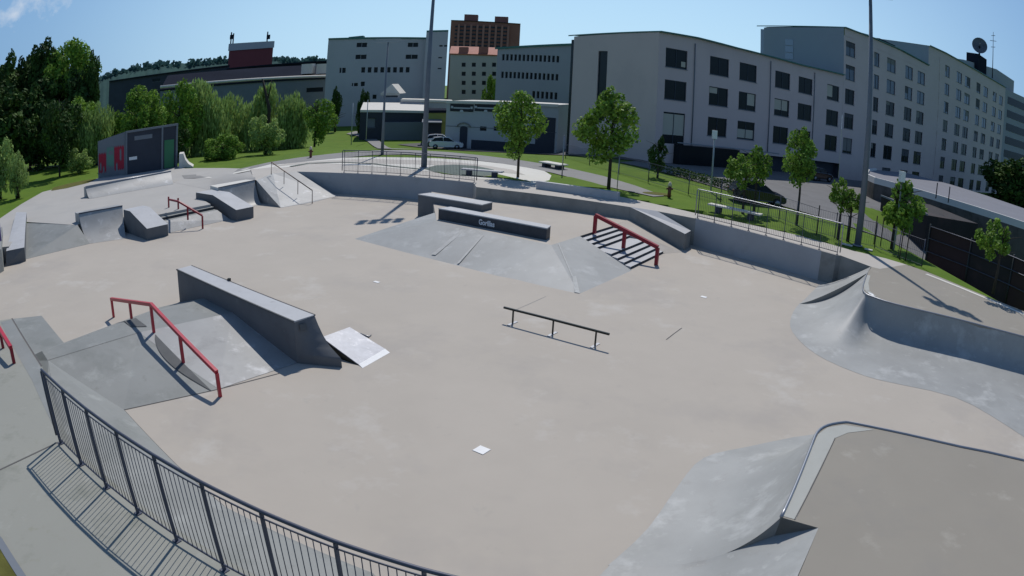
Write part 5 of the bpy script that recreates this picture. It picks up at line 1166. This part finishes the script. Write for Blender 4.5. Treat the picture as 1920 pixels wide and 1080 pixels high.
s0_, z1_ = pw2.hit(840, 236); s1__, _ = pw2.hit(1046, 236); MB().quad(pw2.pt(.1, z1_-.08, -.05), pw2.pt(pw2.L-.1, z1_-.08, -.05), pw2.pt(pw2.L-.1, z1_, -.05), pw2.pt(.1, z1_, -.05)).build('string_course', M_mid, wh2)
s0_, z1_ = pw2.hit(863, 240); s1__, _ = pw2.hit(877, 240); mb = MB(); sm_ = (s0_+s1__)/2; rr = (s1__-s0_)/2
mb.poly([pw2.pt(s0_, z1_, -.06), pw2.pt(s0_, -3, -.06), pw2.pt(s1__, -3, -.06), pw2.pt(s1__, z1_, -.06)]) if False else mb.quad(pw2.pt(s0_, -3, -.06), pw2.pt(s1__, -3, -.06), pw2.pt(s1__, z1_, -.06), pw2.pt(s0_, z1_, -.06)); 
mb.add([pw2.pt(sm_+rr*math.cos(t), z1_+rr*.5*math.sin(t), -.06) for t in [math.pi*i/8 for i in range(9)]], [tuple(range(9))]); mb.build('arched_door', M_dark, wh2)
mb = MB(); hd = [pw2.pt(sm_+(rr+.35)*math.cos(t), z1_+.12+(rr+.3)*.7*math.sin(t), -.2) for t in [math.pi*i/8 for i in range(9)]]; mb.tube(hd, .1, 5); mb.build('door_hood', M_worn, wh2)
# graffiti hut
HA = at(235, 328, -.6); HB_ = at(332, 313, -.6)
hv = (HB_-HA); hv.z = 0; 
hut = thing('graffiti_hut', HA.lerp(HB_, .5), 'dark steel-framed container hut with red graffiti and a green door behind the low quarter pipe', 'hut')
side = at(184, 334, -.6)-HA; zl, zr_ = zat(233, 247, HA), zat(330, 232, HB_); zsl = zat(183, 265, HA+side)
mb = MB(); b0h = HB_+side; mb.quad(HA, HB_, P3(HB_, zr_), P3(HA, zl)); mb.quad(HB_, b0h, P3(b0h, zr_-.8), P3(HB_, zr_)); mb.quad(b0h, HA+side, P3(HA+side, zl-.8), P3(b0h, zr_-.8)); mb.build('wall', M_dark, hut)
mb = MB(); mb.quad(HA+side, HA, P3(HA, zl), P3(HA+side, max(2.2, zsl))); mb.build('side_wall', M_mid, hut)
mb = MB(); mb.quad(P3(HA, zl+.02), P3(HB_, zr_+.02), P3(b0h, zr_-.78), P3(HA+side, max(2.2, zsl)+.02)); mb.build('roof', M_mid, hut)
phu = Plane(HA, HB_)
mb = MB()
for s_ in (.08, phu.L*.70, phu.L-.12): mb.tube([phu.pt(s_, -.62, -.05), phu.pt(s_, zl+(zr_-zl)*s_/phu.L, -.05)], .09, 4, sq=True)
mb.tube([phu.pt(0, zl-.06, -.05), phu.pt(phu.L, zr_-.06, -.05)], .10, 4, sq=True); mb.build('frame', M_mid, hut)
MB().quad(phu.pt(phu.L*.745, -.55, -.04), phu.pt(phu.L*.93, -.55, -.04), phu.pt(phu.L*.93, 2.2, -.04), phu.pt(phu.L*.745, 2.2, -.04)).build('door', M_door_g, hut)
MB().quad(phu.pt(.4, .75, -.03), phu.pt(1.3, .75, -.03), phu.pt(1.3, 1.05, -.03), phu.pt(.4, 1.05, -.03)).build('name_plate', M_white, hut)
MB().quad(phu.pt(1.0, 2.6, -.03), phu.pt(3.0, 2.6, -.03), phu.pt(3.0, 3.0, -.03), phu.pt(1.0, 3.0, -.03)).build('faded_lettering', M_mid, hut)
phs = Plane(HA+side, HA); mb = MB(); mg = MB(); Ls = phs.L
def blob(mb_, s0_, s1_, z0_, z1_, k=7):
    top = [(s0_+(s1_-s0_)*i/k, z1_+(.15 if i % 2 else -.1)) for i in range(k+1)]; bot_ = [(s1_-(s1_-s0_)*i/k, z0_+(.12 if i % 2 else -.12)) for i in range(k+1)]
    mb_.add([phs.pt(s_, z_, -.03) for s_, z_ in bot_[::-1]+top[::-1]], [(i, i+1, 2*k+1-(i+1), 2*k+1-i) for i in range(k)])
blob(mb, .03*Ls, .30*Ls, -.1, 1.7, 9); blob(mb, .60*Ls, .95*Ls, 0, 2.2, 11); mb.build('red_graffiti', M_graf_r, hut); 
for a_0, b_0, z0, z1 in ((.07, .13, .1, .8), (.18, .24, -.3, .4), (.36, .41, -.5, .5), (.47, .52, -.4, .2), (.66, .72, -.4, .6), (.80, .86, .9, 1.9), (.40, .56, 1.5, 1.9)):
    mw = MB(); blob(mw, a_0*Ls, b_0*Ls, z0, z1, 3); mw.v = [(x, y-.02, z) for x, y, z in mw.v]; mw.build('pale_graffiti', M_mid, hut)
blob(mg, .33*Ls, .58*Ls, .4, 2.2); mg.build('green_graffiti', M_graf_g, hut)

# curved car-park ramp and dark wall at the right
rt2 = thing('curved_road_ramp', (42, 52, -3), 'curved elevated road with a pale parapet and dark walls below, at the right', 'ramp')
near = [at(1640, 336, 2.0), at(1700, 352, 2.0), at(1780, 376, 2.0), at(1850, 398, 2.0), at(1920, 421, 2.0), at(1990, 446, 2.0)]
farp = [at(1640, 318, 2.0), at(1700, 324, 2.0), at(1780, 345, 2.0), at(1850, 367, 2.0), at(1920, 391, 2.0), at(1990, 415, 2.0)]
nose = [at(1622, 328, 2.0), at(1626, 320, 2.0)]
mb = MB(); mb.poly([*near, *farp[::-1], nose[1], nose[0]]); mb.build('road_surface', mat('light_road_surface', (.19, .195, .22), rough=.85, noise=.1, nscale=.3), rt2)
par = [farp[0], nose[1], nose[0]]+near; mb = MB()
for i in range(len(par)-1):
    a, b = par[i], par[i+1]; d = (b-a); d.z = 0; d.normalize(); n_2 = Vector((-d.y, d.x, 0))*.35
    mb.hexa([P3(a, 1.6), P3(b, 1.6), P3(b, 1.6)+n_2, P3(a, 1.6)+n_2], [P3(a, 2.2), P3(b, 2.2), P3(b, 2.2)+n_2, P3(a, 2.2)+n_2])
mb.build('parapet', mat('parapet_concrete', (.60, .59, .56), rough=.8), rt2)
mb = MB(); 
for i in range(len(par)-1): a, b = par[i], par[i+1]; mb.quad(P3(a, -4), P3(b, -4), P3(b, 1.6), P3(a, 1.6))
mb.build('under_wall', mat('weathered_ramp_wall', (.12, .11, .10), rough=.9, noise=.35, nscale=.5, stain=[((.04, .045, .035), .5, .52, .8)]), rt2)
for px in (1755, 1778):
    p_ = at(px, 372 if px < 1760 else 380, 2.3); MB().tube([p_, P3(p_, 3.6)], .05, 5).build('rail_post', M_slate, rt2)
# dark panel fence right behind the lawn
dw = thing('panel_fence', (27, 30, -3), 'tall dark brown-red panel fence behind the right-hand lawn', 'fence')
dp = [at(1722, 470, -.4), at(1800, 500, -.4), at(1880, 535, -.4), at(1960, 575, -.4), at(2060, 630, -.4)]
out_ = Vector((1.6, 1.0, 0)); dp = [p+out_ for p in dp]
for i in range(len(dp)-1):
    a, b = dp[i], dp[i+1]; zt_ = 1.15
    MB().quad(P3(a, -4), P3(b, -4), P3(b, zt_), P3(a, zt_)).build('panel', M_reddark if i % 2 == 0 else M_brownwall, dw)
for i, p in enumerate(dp): MB().tube([P3(p, -4), P3(p, 1.3)], .09, 6).build('post', M_black, dw)
for z_ in (-.55, .35, 1.15): MB().tube([P3(p+Vector((-.08, -.05, 0)), z_) for p in dp], .035, 5).build('rail', M_fence, dw)
# two dark garage boxes on the street
gbx = thing('garage_block', at(1690, 430, -.6), 'dark garage block with white trim beyond the wire fence, under the road ramp', 'garage')
a, b = at(1650, 400, -.3), at(1735, 440, -.3); P6 = Plane(a, b); mb = MB()
mb.hexa([P6.pt(0, -3), P6.pt(P6.L, -3), P6.pt(P6.L, -3, 6), P6.pt(0, -3, 6)], [P6.pt(0, 1.2), P6.pt(P6.L, 1.2), P6.pt(P6.L, 1.2, 6), P6.pt(0, 1.2, 6)]); mb.build('wall', M_brownwall, gbx)
MB().tube([P6.pt(0, 1.25, -.05), P6.pt(P6.L, 1.25, -.05)], .07, 4, sq=True).build('trim', M_mid, gbx)

# ------------------------------------------------------------------ cars
def car(loc, ang, m, label, L=4.2, W=1.72, Hc=1.48):
    t = thing('parked_car', loc, label, 'car')
    u = Vector((math.cos(ang), math.sin(ang), 0)); n = Vector((-u.y, u.x, 0)); l = Vector(loc)
    def C_(x, y, z): return l+u*x+n*y+Vector((0, 0, z))
    body = [(-2.08, .42), (-2.10, .75), (-1.95, .98), (-1.2, 1.02), (.95, .98), (1.75, .86), (2.05, .68), (2.10, .40), (1.9, .28), (-1.9, .28)]
    mb = MB(); k = len(body); s_ = L/4.2
    A_ = [C_(x*s_, -W/2*(.94 if abs(x) > 1.9 else 1), z) for x, z in body]; B_ = [C_(x*s_, W/2*(.94 if abs(x) > 1.9 else 1), z) for x, z in body]
    mb.add(A_+B_, [tuple(range(k)), tuple(range(k, 2*k))[::-1]]+[(i, k+i, k+(i+1) % k, (i+1) % k) for i in range(k)]); mb.build('body', m, t, bevel=.05)
    cab = [(-1.85, .98), (-1.45, 1.40), (-.6, Hc), (.25, 1.44), (1.05, .97)]; k = len(cab)
    A_ = [C_(x*s_, -W/2*(.96 if z < 1.1 else .80), z) for x, z in cab]; B_ = [C_(x*s_, W/2*(.96 if z < 1.1 else .80), z) for x, z in cab]
    mb = MB(); mb.add(A_+B_, [tuple(range(k)), tuple(range(k, 2*k))[::-1]]+[(i, k+i, k+(i+1) % k, (i+1) % k) for i in range(k)]); mb.build('windows', M_glass, t)
    mb = MB(); rp_ = [(-1.45, 1.405), (-.6, Hc+.01), (.25, 1.45)]
    for i in range(2): x0_, z0_ = rp_[i]; x1_, z1_ = rp_[i+1]; mb.hexa([C_(x0_*s_, -W*.405, z0_-.02), C_(x1_*s_, -W*.405, z1_-.02), C_(x1_*s_, W*.405, z1_-.02), C_(x0_*s_, W*.405, z0_-.02)], [C_(x0_*s_, -W*.39, z0_+.02), C_(x1_*s_, -W*.39, z1_+.02), C_(x1_*s_, W*.39, z1_+.02), C_(x0_*s_, W*.39, z0_+.02)])
    for x0_, z0_, x1_, z1_ in ((-1.85, .98, -1.45, 1.41), (1.05, .97, .25, 1.45), (-.35, .98, -.40, 1.46)):
        for sd_ in (-1, 1): mb.tube([C_(x0_*s_, sd_*W/2*.965, z0_), C_(x1_*s_, sd_*W/2*.81, z1_)], .035, 5)
    mb.build('roof', m, t)
    for x in (-1.32, 1.32):
        for sd_ in (-1, 1):
            c = C_(x*s_, sd_*W/2*.93, .31); wv = n*.11
            wo = MB().tube([c-wv, c+wv], .31, 16).build('tyre', M_tyre, t); MB().tube([c-wv*1.06, c+wv*1.06], .19, 12).build('rim', M_alloy, wo)
    for sd_ in (-1, 1): MB().box((*C_(2.02*s_, sd_*.6, .60)[:2], l.z+.58), (.12, .34, .14), u=u[:2]).build('headlight', M_lampg, t)
    for sd_ in (-1, 1): MB().box((*C_(-2.04*s_, sd_*.66, .60)[:2], l.z+.72), (.10, .26, .16), u=u[:2]).build('tail_light', M_hyd, t)
    return t
def gpt(px, py, z): p = at(px, py, z); return p
def gat(px, py, z0=-1.5):
    z = z0
    for _ in range(6): p = at(px, py, z); z = gz(p.x, p.y)+.06
    return at(px, py, z)
pc1 = gat(836, 279); car(pc1, R(8), M_carw, 'white hatchback parked nearest, beside the tall back mast')
car(pc1+Vector((-1.2, 4.2, -.02)), R(8), M_carw, 'white car parked half hidden behind the nearer white hatchback')
pb1 = gat(1425, 386, -.2); car(pb1+Vector((.3, 1.6, -.1)), R(-2), M_carb, 'black car parked on the street behind the right-hand bench', Hc=1.6)
pp1 = gat(1010, 283); car(pp1+Vector((0, 1.5, 0)), R(20), M_cars, 'dark car partly hidden behind the first park tree')
pp2 = gat(1545, 345, -.2); car(pp2+Vector((1.0, 4.0, -.1)), R(24), M_carb, 'second black car in the shade of the big building, right of the other black car')
# people far off: one standing person near the parked cars
def person(p, label, shirt, trousers, h=1.72, ang=0):
    t = thing('person', p, label, 'person'); me = bpy.data.meshes.new('body'); s_ = h/1.72
    vs = [(0, 0, .95), (0, 0, 1.15), (0, 0, 1.38), (0, 0, 1.48), (0, -.01, 1.56), (0, 0, 1.66), (.19, 0, 1.40), (.25, .02, 1.12), (.24, -.08, .88), (-.19, 0, 1.40), (-.25, .02, 1.12), (-.24, -.08, .88), (.09, 0, .90), (.10, -.02, .48), (.10, .02, .06), (.10, -.13, .03), (-.09, 0, .90), (-.11, .0, .48), (-.12, .04, .06), (-.12, -.11, .03)]
    rd = [.13, .125, .145, .06, .085, .075, .06, .045, .035, .06, .045, .035, .085, .065, .05, .035, .085, .065, .05, .035]
    ed = [(0, 1), (1, 2), (2, 3), (3, 4), (4, 5), (2, 6), (6, 7), (7, 8), (2, 9), (9, 10), (10, 11), (0, 12), (12, 13), (13, 14), (14, 15), (0, 16), (16, 17), (17, 18), (18, 19)]
    me.from_pydata([tuple(c*s_ for c in v) for v in vs], ed, []); o = bpy.data.objects.new('body', me); COL.objects.link(o); o.parent = t
    md = o.modifiers.new('skin', 'SKIN'); o.modifiers.new('sub', 'SUBSURF').levels = 1
    for i, sv in enumerate(me.skin_vertices[0].data): sv.radius = (rd[i]*s_, rd[i]*s_*.85)
    me.skin_vertices[0].data[0].use_root = True; me.materials.append(mat('skin_tone', (.42, .27, .20), rough=.6))
    MB().tube([p+Vector((0, 0, .93*s_)), p+Vector((0, 0, 1.2*s_)), p+Vector((0, 0, 1.46*s_))], .185, 10).build('shirt', shirt, t)
    mb = MB(); 
    for x in (.095, -.105): mb.tube([p+Vector((x, 0, .1)), p+Vector((x*.95, 0, .5)), p+Vector((x*.8, 0, .97*s_))], .085, 8, r2=.115)
    mb.build('trousers', trousers, t)
    MB().tube([p+Vector((0, .015, 1.60*s_)), p+Vector((0, .01, 1.68*s_)), p+Vector((0, 0, 1.74*s_))], .095, 10, r2=.05).build('hair', M_bark, t)
    t.rotation_euler.z = ang
person(gat(887, 277), 'person in a pale top and dark trousers standing beside the white cars', M_white, M_dark)

# ------------------------------------------------------------------ trees
def leafmesh(name, rad, n, size, clumps, seed, m, droop=0., shell=.5, taper=1.0):
    rng = np.random.default_rng(seed)
    cc = rng.normal(size=(clumps, 3)); cc /= np.linalg.norm(cc, axis=1)[:, None]
    cc *= rng.uniform(shell, .92, (clumps, 1)); cr = rng.uniform(.11, .36, clumps)
    cc[0] = (0, 0, -.1); cr[0] = .40
    low = cc[:, 2] < -.1; cc[low, :2] *= (1+.4*cc[low, 2])[:, None]
    idx = rng.choice(clumps, n, p=(cr**2/np.sum(cr**2)))
    d = rng.normal(size=(n, 3)); d /= np.linalg.norm(d, axis=1)[:, None]
    p = cc[idx]+d*(cr[idx]*rng.uniform(.55, 1.08, n)**.6)[:, None]
    if droop: p[:, 2] -= droop*rng.uniform(0, 1, n)**1.5*(.3+np.hypot(p[:, 0], p[:, 1]))
    p[:, :2] *= (1-.38*np.clip(p[:, 2], 0, 1)*taper)[:, None]
    p *= np.array(rad)
    nrm = d*.8+rng.normal(size=(n, 3))*.7+np.array([0, 0, .35]); nrm /= np.linalg.norm(nrm, axis=1)[:, None]
    t = np.cross(nrm, rng.normal(size=(n, 3))); t /= np.linalg.norm(t, axis=1)[:, None]; b = np.cross(nrm, t)
    s = size*rng.uniform(.6, 1.35, n)[:, None]
    if droop: t = t*.4+np.array([0, 0, -1.]); t /= np.linalg.norm(t, axis=1)[:, None]; b = np.cross(nrm, t); b /= np.maximum(1e-6, np.linalg.norm(b, axis=1))[:, None]
    as_ = 1.6 if droop else 1.0
    q = np.stack([p-t*s*as_, p-b*s*.62+t*s*.1, p+t*s*as_, p+b*s*.62+t*s*.1], 1)+0
    me = bpy.data.meshes.new(name); v = q.reshape(-1, 3)
    me.vertices.add(len(v)); me.vertices.foreach_set('co', v.ravel()); me.loops.add(4*n); me.loops.foreach_set('vertex_index', np.arange(4*n, dtype=np.int32))
    me.polygons.add(n); me.polygons.foreach_set('loop_start', np.arange(0, 4*n, 4, dtype=np.int32)); me.update(calc_edges=True); me.materials.append(m)
    return me
def trunkmesh(name, h, r, spread, nb, seed, base=.45, th=.55):
    rng = random.Random(seed); mb = MB()
    mb.tube([Vector((0, 0, -.1)), Vector((rng.uniform(-.03, .03)*h*.2, 0, h*.35)), Vector((rng.uniform(-.05, .05)*h*.2, .02, h*.72)), Vector((0, 0, h*.95))], r, 8, r2=r*.25)
    for k in range(nb):
        z = h*(base+(.85-base)*k/nb); a = rng.uniform(0, 6.28); L = spread*rng.uniform(.5, .9); p = Vector((0, 0, z)); q = p+Vector((math.cos(a)*L*.5, math.sin(a)*L*.5, L*.45)); e = p+Vector((math.cos(a)*L, math.sin(a)*L, L*.65))
        mb.tube([p, q, e], r*.38, 5, r2=r*.12)
    me = bpy.data.meshes.new(name); me.from_pydata(mb.v, [], mb.f); me.update(); me.polygons.foreach_set('use_smooth', mb.sm); me.materials.append(M_bark)
    return me
def tree(name, p, h, crown_c, rad, label, cmesh, tmesh, th, rz_=0., group=None, cscale=None, cat='tree'):
    t = thing(name, p, label, cat, group)
    c = bpy.data.objects.new('crown', cmesh); COL.objects.link(c); c.parent = t; c.location = (0, 0, crown_c); c.scale = rad; c.rotation_euler.z = rz_
    k = bpy.data.objects.new('trunk', tmesh); COL.objects.link(k); k.parent = t; k.scale = (1, 1, h/th); k.rotation_euler.z = rz_
    return t
lm = [leafmesh('crown_a', (1, 1, 1), 3600, .060, 34, 1, M_leaf), leafmesh('crown_b', (1, 1, 1), 3600, .060, 30, 2, M_leaf, shell=.6), leafmesh('crown_c', (1, 1, 1), 1500, .085, 22, 3, M_leaf, shell=.6)]
tm = [trunkmesh('trunk_a', 4.5, .10, 1.4, 9, 1), trunkmesh('trunk_b', 4.5, .13, 1.8, 10, 2)]
def parktree(px, py, xl, xr, yt, yb, label, mi, ti, z=0., rz_=0., group='young trees around the skatepark', leaf=None):
    p = at(px, py, z) if z is not None else gat(px, py); D = math.hypot(p.x, p.y)
    cx = (xl+xr)/2; zt_, zb_ = zat(cx, yt, p), zat(cx, yb, p); a, b = dirat(xl, (yt+yb)/2, D), dirat(xr, (yt+yb)/2, D); r = (a-b).length/2
    gzv = p.z
    t = tree('park_tree', p, zt_-gzv-.3, (zt_+zb_)/2-gzv, (r*1.08, r*1.08, (zt_-zb_)/2*1.06), label, leaf or lm[mi], tm[ti], 4.5, rz_, group)
    off = (a+b)/2; t.children[0].location.x += off.x-p.x; t.children[0].location.y += off.y-p.y
    return t
parktree(971, 332, 920, 1020, 164, 284, 'full round park tree standing behind the back fence, left of the big building', 0, 0)
parktree(1141, 353, 1086, 1213, 175, 306, 'widest park tree in front of the big grey building', 1, 1, rz_=1.0)
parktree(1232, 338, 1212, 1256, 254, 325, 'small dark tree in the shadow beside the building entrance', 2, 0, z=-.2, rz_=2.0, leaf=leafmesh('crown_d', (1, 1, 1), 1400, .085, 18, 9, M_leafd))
parktree(1392, 400, 1358, 1420, 284, 352, 'leafy young tree left of the black car', 2, 0, rz_=.4)
parktree(1413, 396, 1392, 1446, 268, 345, 'taller young tree standing in front of the black car', 2, 0, rz_=1.7)
parktree(1493, 421, 1462, 1540, 245, 348, 'slim young tree between the black car and the right-hand mast', 1, 0, rz_=2.2)
parktree(1571, 448, 1556, 1600, 328, 396, 'sparse staked sapling just left of the right-hand mast', 2, 0, rz_=.2)
parktree(1590, 452, 1572, 1618, 350, 400, 'sparse sapling leaning on the right-hand mast', 2, 0, rz_=3.1)
parktree(1672, 466, 1655, 1745, 330, 435, 'dark bushy tree behind the pale post lamp at the right', 2, 1, rz_=1.1, leaf=leafmesh('crown_e', (1, 1, 1), 2400, .075, 24, 12, M_leafm))
parktree(1862, 548, 1830, 1896, 402, 490, 'small tree in front of the dark panel fence at the right edge', 2, 0, rz_=2.9, z=.2)
for px, py in ((1531, 440), (1639, 458), (1651, 462), (1687, 487), (1698, 489), (1604, 452)):
    p = at(px, py); MBs = MB().tube([p, V2(p, 1.7)], .04, 6); tag(MBs.build('tree_stake', M_bark), {1531: 'dark wooden stake with a crossbar left of the saplings', 1639: 'thin dark stake right of the tall right-hand mast', 1651: 'thick dark stake beside the thin one, right of the mast', 1687: 'dark stake left of a pair beyond the pale post lamp', 1698: 'dark stake right of a pair beyond the pale post lamp', 1604: 'dark stake leaning against the foot of the right-hand mast'}[px], 'stake', 'stakes of the young trees')
# dark tree in the building's shade at far right
dkm = leafmesh('crown_f', (1, 1, 1), 8000, .060, 46, 21, M_leafd, taper=.3); dkm2 = leafmesh('crown_g', (1, 1, 1), 8000, .060, 50, 22, M_leafd, taper=.3, shell=.65)
mdm = leafmesh('crown_h', (1, 1, 1), 7000, .055, 44, 23, M_leafm, taper=.3, shell=.6); wlm = leafmesh('crown_i', (1, 1, 1), 7500, .042, 36, 24, M_leafw, taper=.3, droop=.45, shell=.6); wlm2 = leafmesh('crown_j', (1, 1, 1), 7500, .042, 34, 25, M_leafw, taper=.3, droop=.55, shell=.55)
bum = leafmesh('crown_bush', (1, 1, 1), 3800, .060, 30, 61, M_leafw, shell=.45, taper=.2)
tbig = trunkmesh('trunk_c', 10, .22, 2.6, 10, 5, base=.3)
def bigtree(D, xl, xr, yt, yb, label, me, name='broadleaf_tree', rz_=0., base=None, group=None, tr=True, cat='tree'):
    cx, cy_ = (xl+xr)/2, (yt+yb)/2; a, b = dirat(xl, cy_, D), dirat(xr, cy_, D); m_ = (a+b)/2; r = (a-b).length/2; zt_, zb_ = dirat(cx, yt, D).z, dirat(cx, yb, D).z
    g_ = gz(m_.x, m_.y) if base is None else base; p = Vector((m_.x, m_.y, g_))
    if zb_ > g_ and (zt_-zb_) < 4: zb_ = g_-.3
    t = tree(name, p, max(1.5, zt_-g_-(zt_-zb_)*.25), (zt_+zb_)/2-g_, (r*1.22, r*1.22, (zt_-zb_)/2*1.12), label, me, tbig, 10, rz_, group, cat=cat)
    return t
def _wide(a, b, c, d): return a, b, c, d
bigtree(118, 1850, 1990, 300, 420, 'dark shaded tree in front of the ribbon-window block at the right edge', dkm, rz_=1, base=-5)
G1 = 'trees of the dark wood at the left'
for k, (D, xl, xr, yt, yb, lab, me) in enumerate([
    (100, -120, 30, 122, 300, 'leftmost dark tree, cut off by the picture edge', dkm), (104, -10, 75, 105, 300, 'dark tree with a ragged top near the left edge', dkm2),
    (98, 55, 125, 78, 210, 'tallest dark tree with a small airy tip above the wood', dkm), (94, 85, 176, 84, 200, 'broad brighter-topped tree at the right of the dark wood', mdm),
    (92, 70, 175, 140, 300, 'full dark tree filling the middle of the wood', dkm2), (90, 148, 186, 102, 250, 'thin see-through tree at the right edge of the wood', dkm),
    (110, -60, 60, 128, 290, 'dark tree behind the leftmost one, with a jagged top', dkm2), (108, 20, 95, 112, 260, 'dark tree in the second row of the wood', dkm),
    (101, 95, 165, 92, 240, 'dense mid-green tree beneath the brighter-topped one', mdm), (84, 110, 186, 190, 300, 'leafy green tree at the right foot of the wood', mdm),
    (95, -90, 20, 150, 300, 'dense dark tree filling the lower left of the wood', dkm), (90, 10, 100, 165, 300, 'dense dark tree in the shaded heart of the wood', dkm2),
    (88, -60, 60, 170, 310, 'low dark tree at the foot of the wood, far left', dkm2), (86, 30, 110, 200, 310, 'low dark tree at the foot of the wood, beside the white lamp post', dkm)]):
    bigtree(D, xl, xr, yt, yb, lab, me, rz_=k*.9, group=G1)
parktree(112, 331, 78, 158, 172, 306, 'dark park tree with a straight trunk standing on the left lawn', 0, 1, z=-.6, rz_=.5, leaf=leafmesh('crown_k', (1, 1, 1), 5000, .06, 36, 31, M_leafd, taper=.4), group=None)
G2 = 'trees and willows behind the back lawn'
for k, (D, xl, xr, yt, yb, lab, me) in enumerate([
    (82, 150, 215, 185, 290, 'pale feathery willow right of the dark wood', wlm), (76, 225, 300, 168, 270, 'round green tree above the left end of the graffiti hut', mdm),
    (80, 300, 372, 160, 290, 'green tree directly behind the right end of the graffiti hut', mdm), (84, 345, 428, 150, 300, 'tall willow with drooping pale leaves right of the hut', wlm2),
    (88, 405, 470, 165, 285, 'grey-green willow left of the bare leaning trunk', wlm), (90, 452, 530, 160, 280, 'grey-green willow around the bare leaning trunk', wlm2), (92, 510, 575, 165, 275, 'pale willow behind the round bright tree', wlm),
    (70, 385, 450, 255, 305, 'bright low bush at the edge of the back lawn', mdm), (74, 470, 530, 215, 290, 'rounded bush in the middle of the back tree row', bum), (60, 14, 46, 284, 314, 'small round bush near the left edge of the lawn', bum), (62, -30, 22, 262, 322, 'pale bush cut off by the left edge', bum), (72, 300, 350, 235, 300, 'dark bush beside the right corner of the hut', dkm2), (84, 190, 240, 215, 300, 'low shrubbery behind the graffiti hut', mdm), (74, 124, 172, 276, 312, 'low pale bush behind the dark park tree', bum)]):
    bigtree(D, xl, xr, yt, yb, lab, me, name='willow_tree' if me in (wlm, wlm2) else 'broadleaf_tree', rz_=k*1.3, group=G2)
parktree(590, 274, 570, 632, 182, 262, 'round bright green tree on the back lawn, left of the path fork', 0, 1, rz_=.8, z=-.5, group=None)
bigtree(118, 621, 640, 165, 232, 'slim dark conifer at the left foot of the factory', dkm, name='conifer_tree', rz_=.3, base=-3)
bigtree(112, 672, 694, 172, 215, 'dark leafy tree left of the little gabled house', dkm2, rz_=.6, base=-3)
bigtree(140, 905, 935, 146, 168, 'small green roof tree in front of the cream house', mdm, rz_=1.2, base=0)
def hedge(pts, h, wd, label, m, seed):
    rng = random.Random(seed); mb = MB()
    for i in range(len(pts)-1):
        a, b = pts[i], pts[i+1]; k = int((b-a).length*150)
        for _ in range(k):
            q = a.lerp(b, rng.random()); hh_ = h*(.75+.25*math.sin(q.x*1.9+q.y)); c = Vector((q.x+rng.uniform(-wd, wd)/2, q.y+rng.uniform(-wd, wd)/2, q.z+hh_*rng.random()**.6))
            u_ = Vector((rng.gauss(0, 1), rng.gauss(0, 1), rng.gauss(0, .7))).normalized()*.10; v_ = u_.cross(Vector((rng.gauss(0, 1), rng.gauss(0, 1), rng.gauss(0, 1)))).normalized()*.07
            mb.quad(c-u_, c-v_, c+u_, c+v_)
    return tag(mb.build('hedge', m), label, 'hedge')
def onG(x_, y_): return Vector((x_, y_, gz(x_, y_)-.05))
hedge([onG(12.6, 56.5), onG(14.6, 52.5), onG(17.2, 48.6)], 1.3, 1.4, 'dark hedge beyond the wire fence, left of the black car', M_leafd, 3)
# bare leaning trunk
p = gat(505, 235, -2); q0_, q1_ = dirat(492, 148, 86), dirat(505, 205, 86)
mb = MB(); mb.tube([P3(q1_, -2), q1_, dirat(498, 175, 86), q0_], .32, 7, r2=.12); mb.tube([dirat(502, 185, 86), dirat(507, 165, 86), dirat(509, 150, 86)], .12, 5, r2=.05)
tag(mb.build('bare_tree', M_bark), 'bare dark leaning trunk rising above the willows', 'tree')
# wooded hills
def hill(pts, D, label_, seed, name='wooded_hill', dep=160):
    rng = random.Random(seed); mb = MB(); top = []
    P_ = [dirat(x_, y_, D) for x_, y_ in pts]
    for i in range(len(P_)-1):
        n = 12
        for j in range(n): 
            q = P_[i].lerp(P_[i+1], j/n); top.append(q+Vector((0, 0, rng.uniform(-.4, .4)+abs(math.sin(j*1.7+i))*1.2)))
    rows = [[P3(q, -6)+Vector((-q.x*.25, -q.y*.25, 0)) for q in top], [P3(q, q.z*.6)+Vector((-q.x*.1, -q.y*.1, rng.uniform(-1.5, 1.5))) for q in top], top, [P3(q, q.z*.5)+Vector((q.x*.3, q.y*.3, 0)) for q in top]]
    mb.grid(rows, True); o = mb.build(name, M_hill); return struct(o)
hill([(120, 165), (185, 148), (215, 136), (260, 127), (300, 122), (360, 120), (400, 114), (440, 112), (520, 110), (560, 115), (600, 114), (640, 120), (760, 150)], 620, '', 3)
hill([(-80, 300), (20, 220), (120, 175), (190, 150), (240, 152)], 700, '', 5)

def fringe(pts, D, name, label, n, seed):
    rng = random.Random(seed); P_ = [dirat(x_, y_, D) for x_, y_ in pts]; mb = MB()
    for k in range(n):
        i = rng.randrange(len(P_)-1); q = P_[i].lerp(P_[i+1], rng.random()); hh_ = rng.uniform(3, 8); w_ = hh_*rng.uniform(.7, 1.1)
        q = P3(q, q.z+rng.uniform(-9, .5))+Vector((-q.x*.02, -q.y*.02, 0))*rng.random()
        for j in range(9):
            c = q+Vector((rng.uniform(-.5, .5)*w_, rng.uniform(-2, 2), rng.uniform(-.2, .5)*hh_)); s_ = rng.uniform(.18, .34)*w_
            a = Vector((rng.uniform(-1, 1), rng.uniform(-.4, .4), rng.uniform(-1, 1))).normalized()*s_; b = Vector((-a.z, rng.uniform(-.4, .4)*s_, a.x))
            mb.quad(c-a, c-b, c+a, c+b)
    return tag(mb.build(name, mat('hazed_woodland_leaves', (.075, .15, .14), rough=.95, col2=(.045, .10, .095), noise=.3, nscale=.05, transl=.3, spec=.05)), label, 'woodland', kind='stuff')  # leaf colour carries the teal tint of distance haze
fringe([(190, 150), (215, 136), (260, 127), (300, 122), (360, 120), (400, 114), (440, 112), (520, 110), (560, 115), (600, 114), (640, 120)], 612, 'distant_woodland', 'hazy tree line along the top of the distant hill', 420, 4)
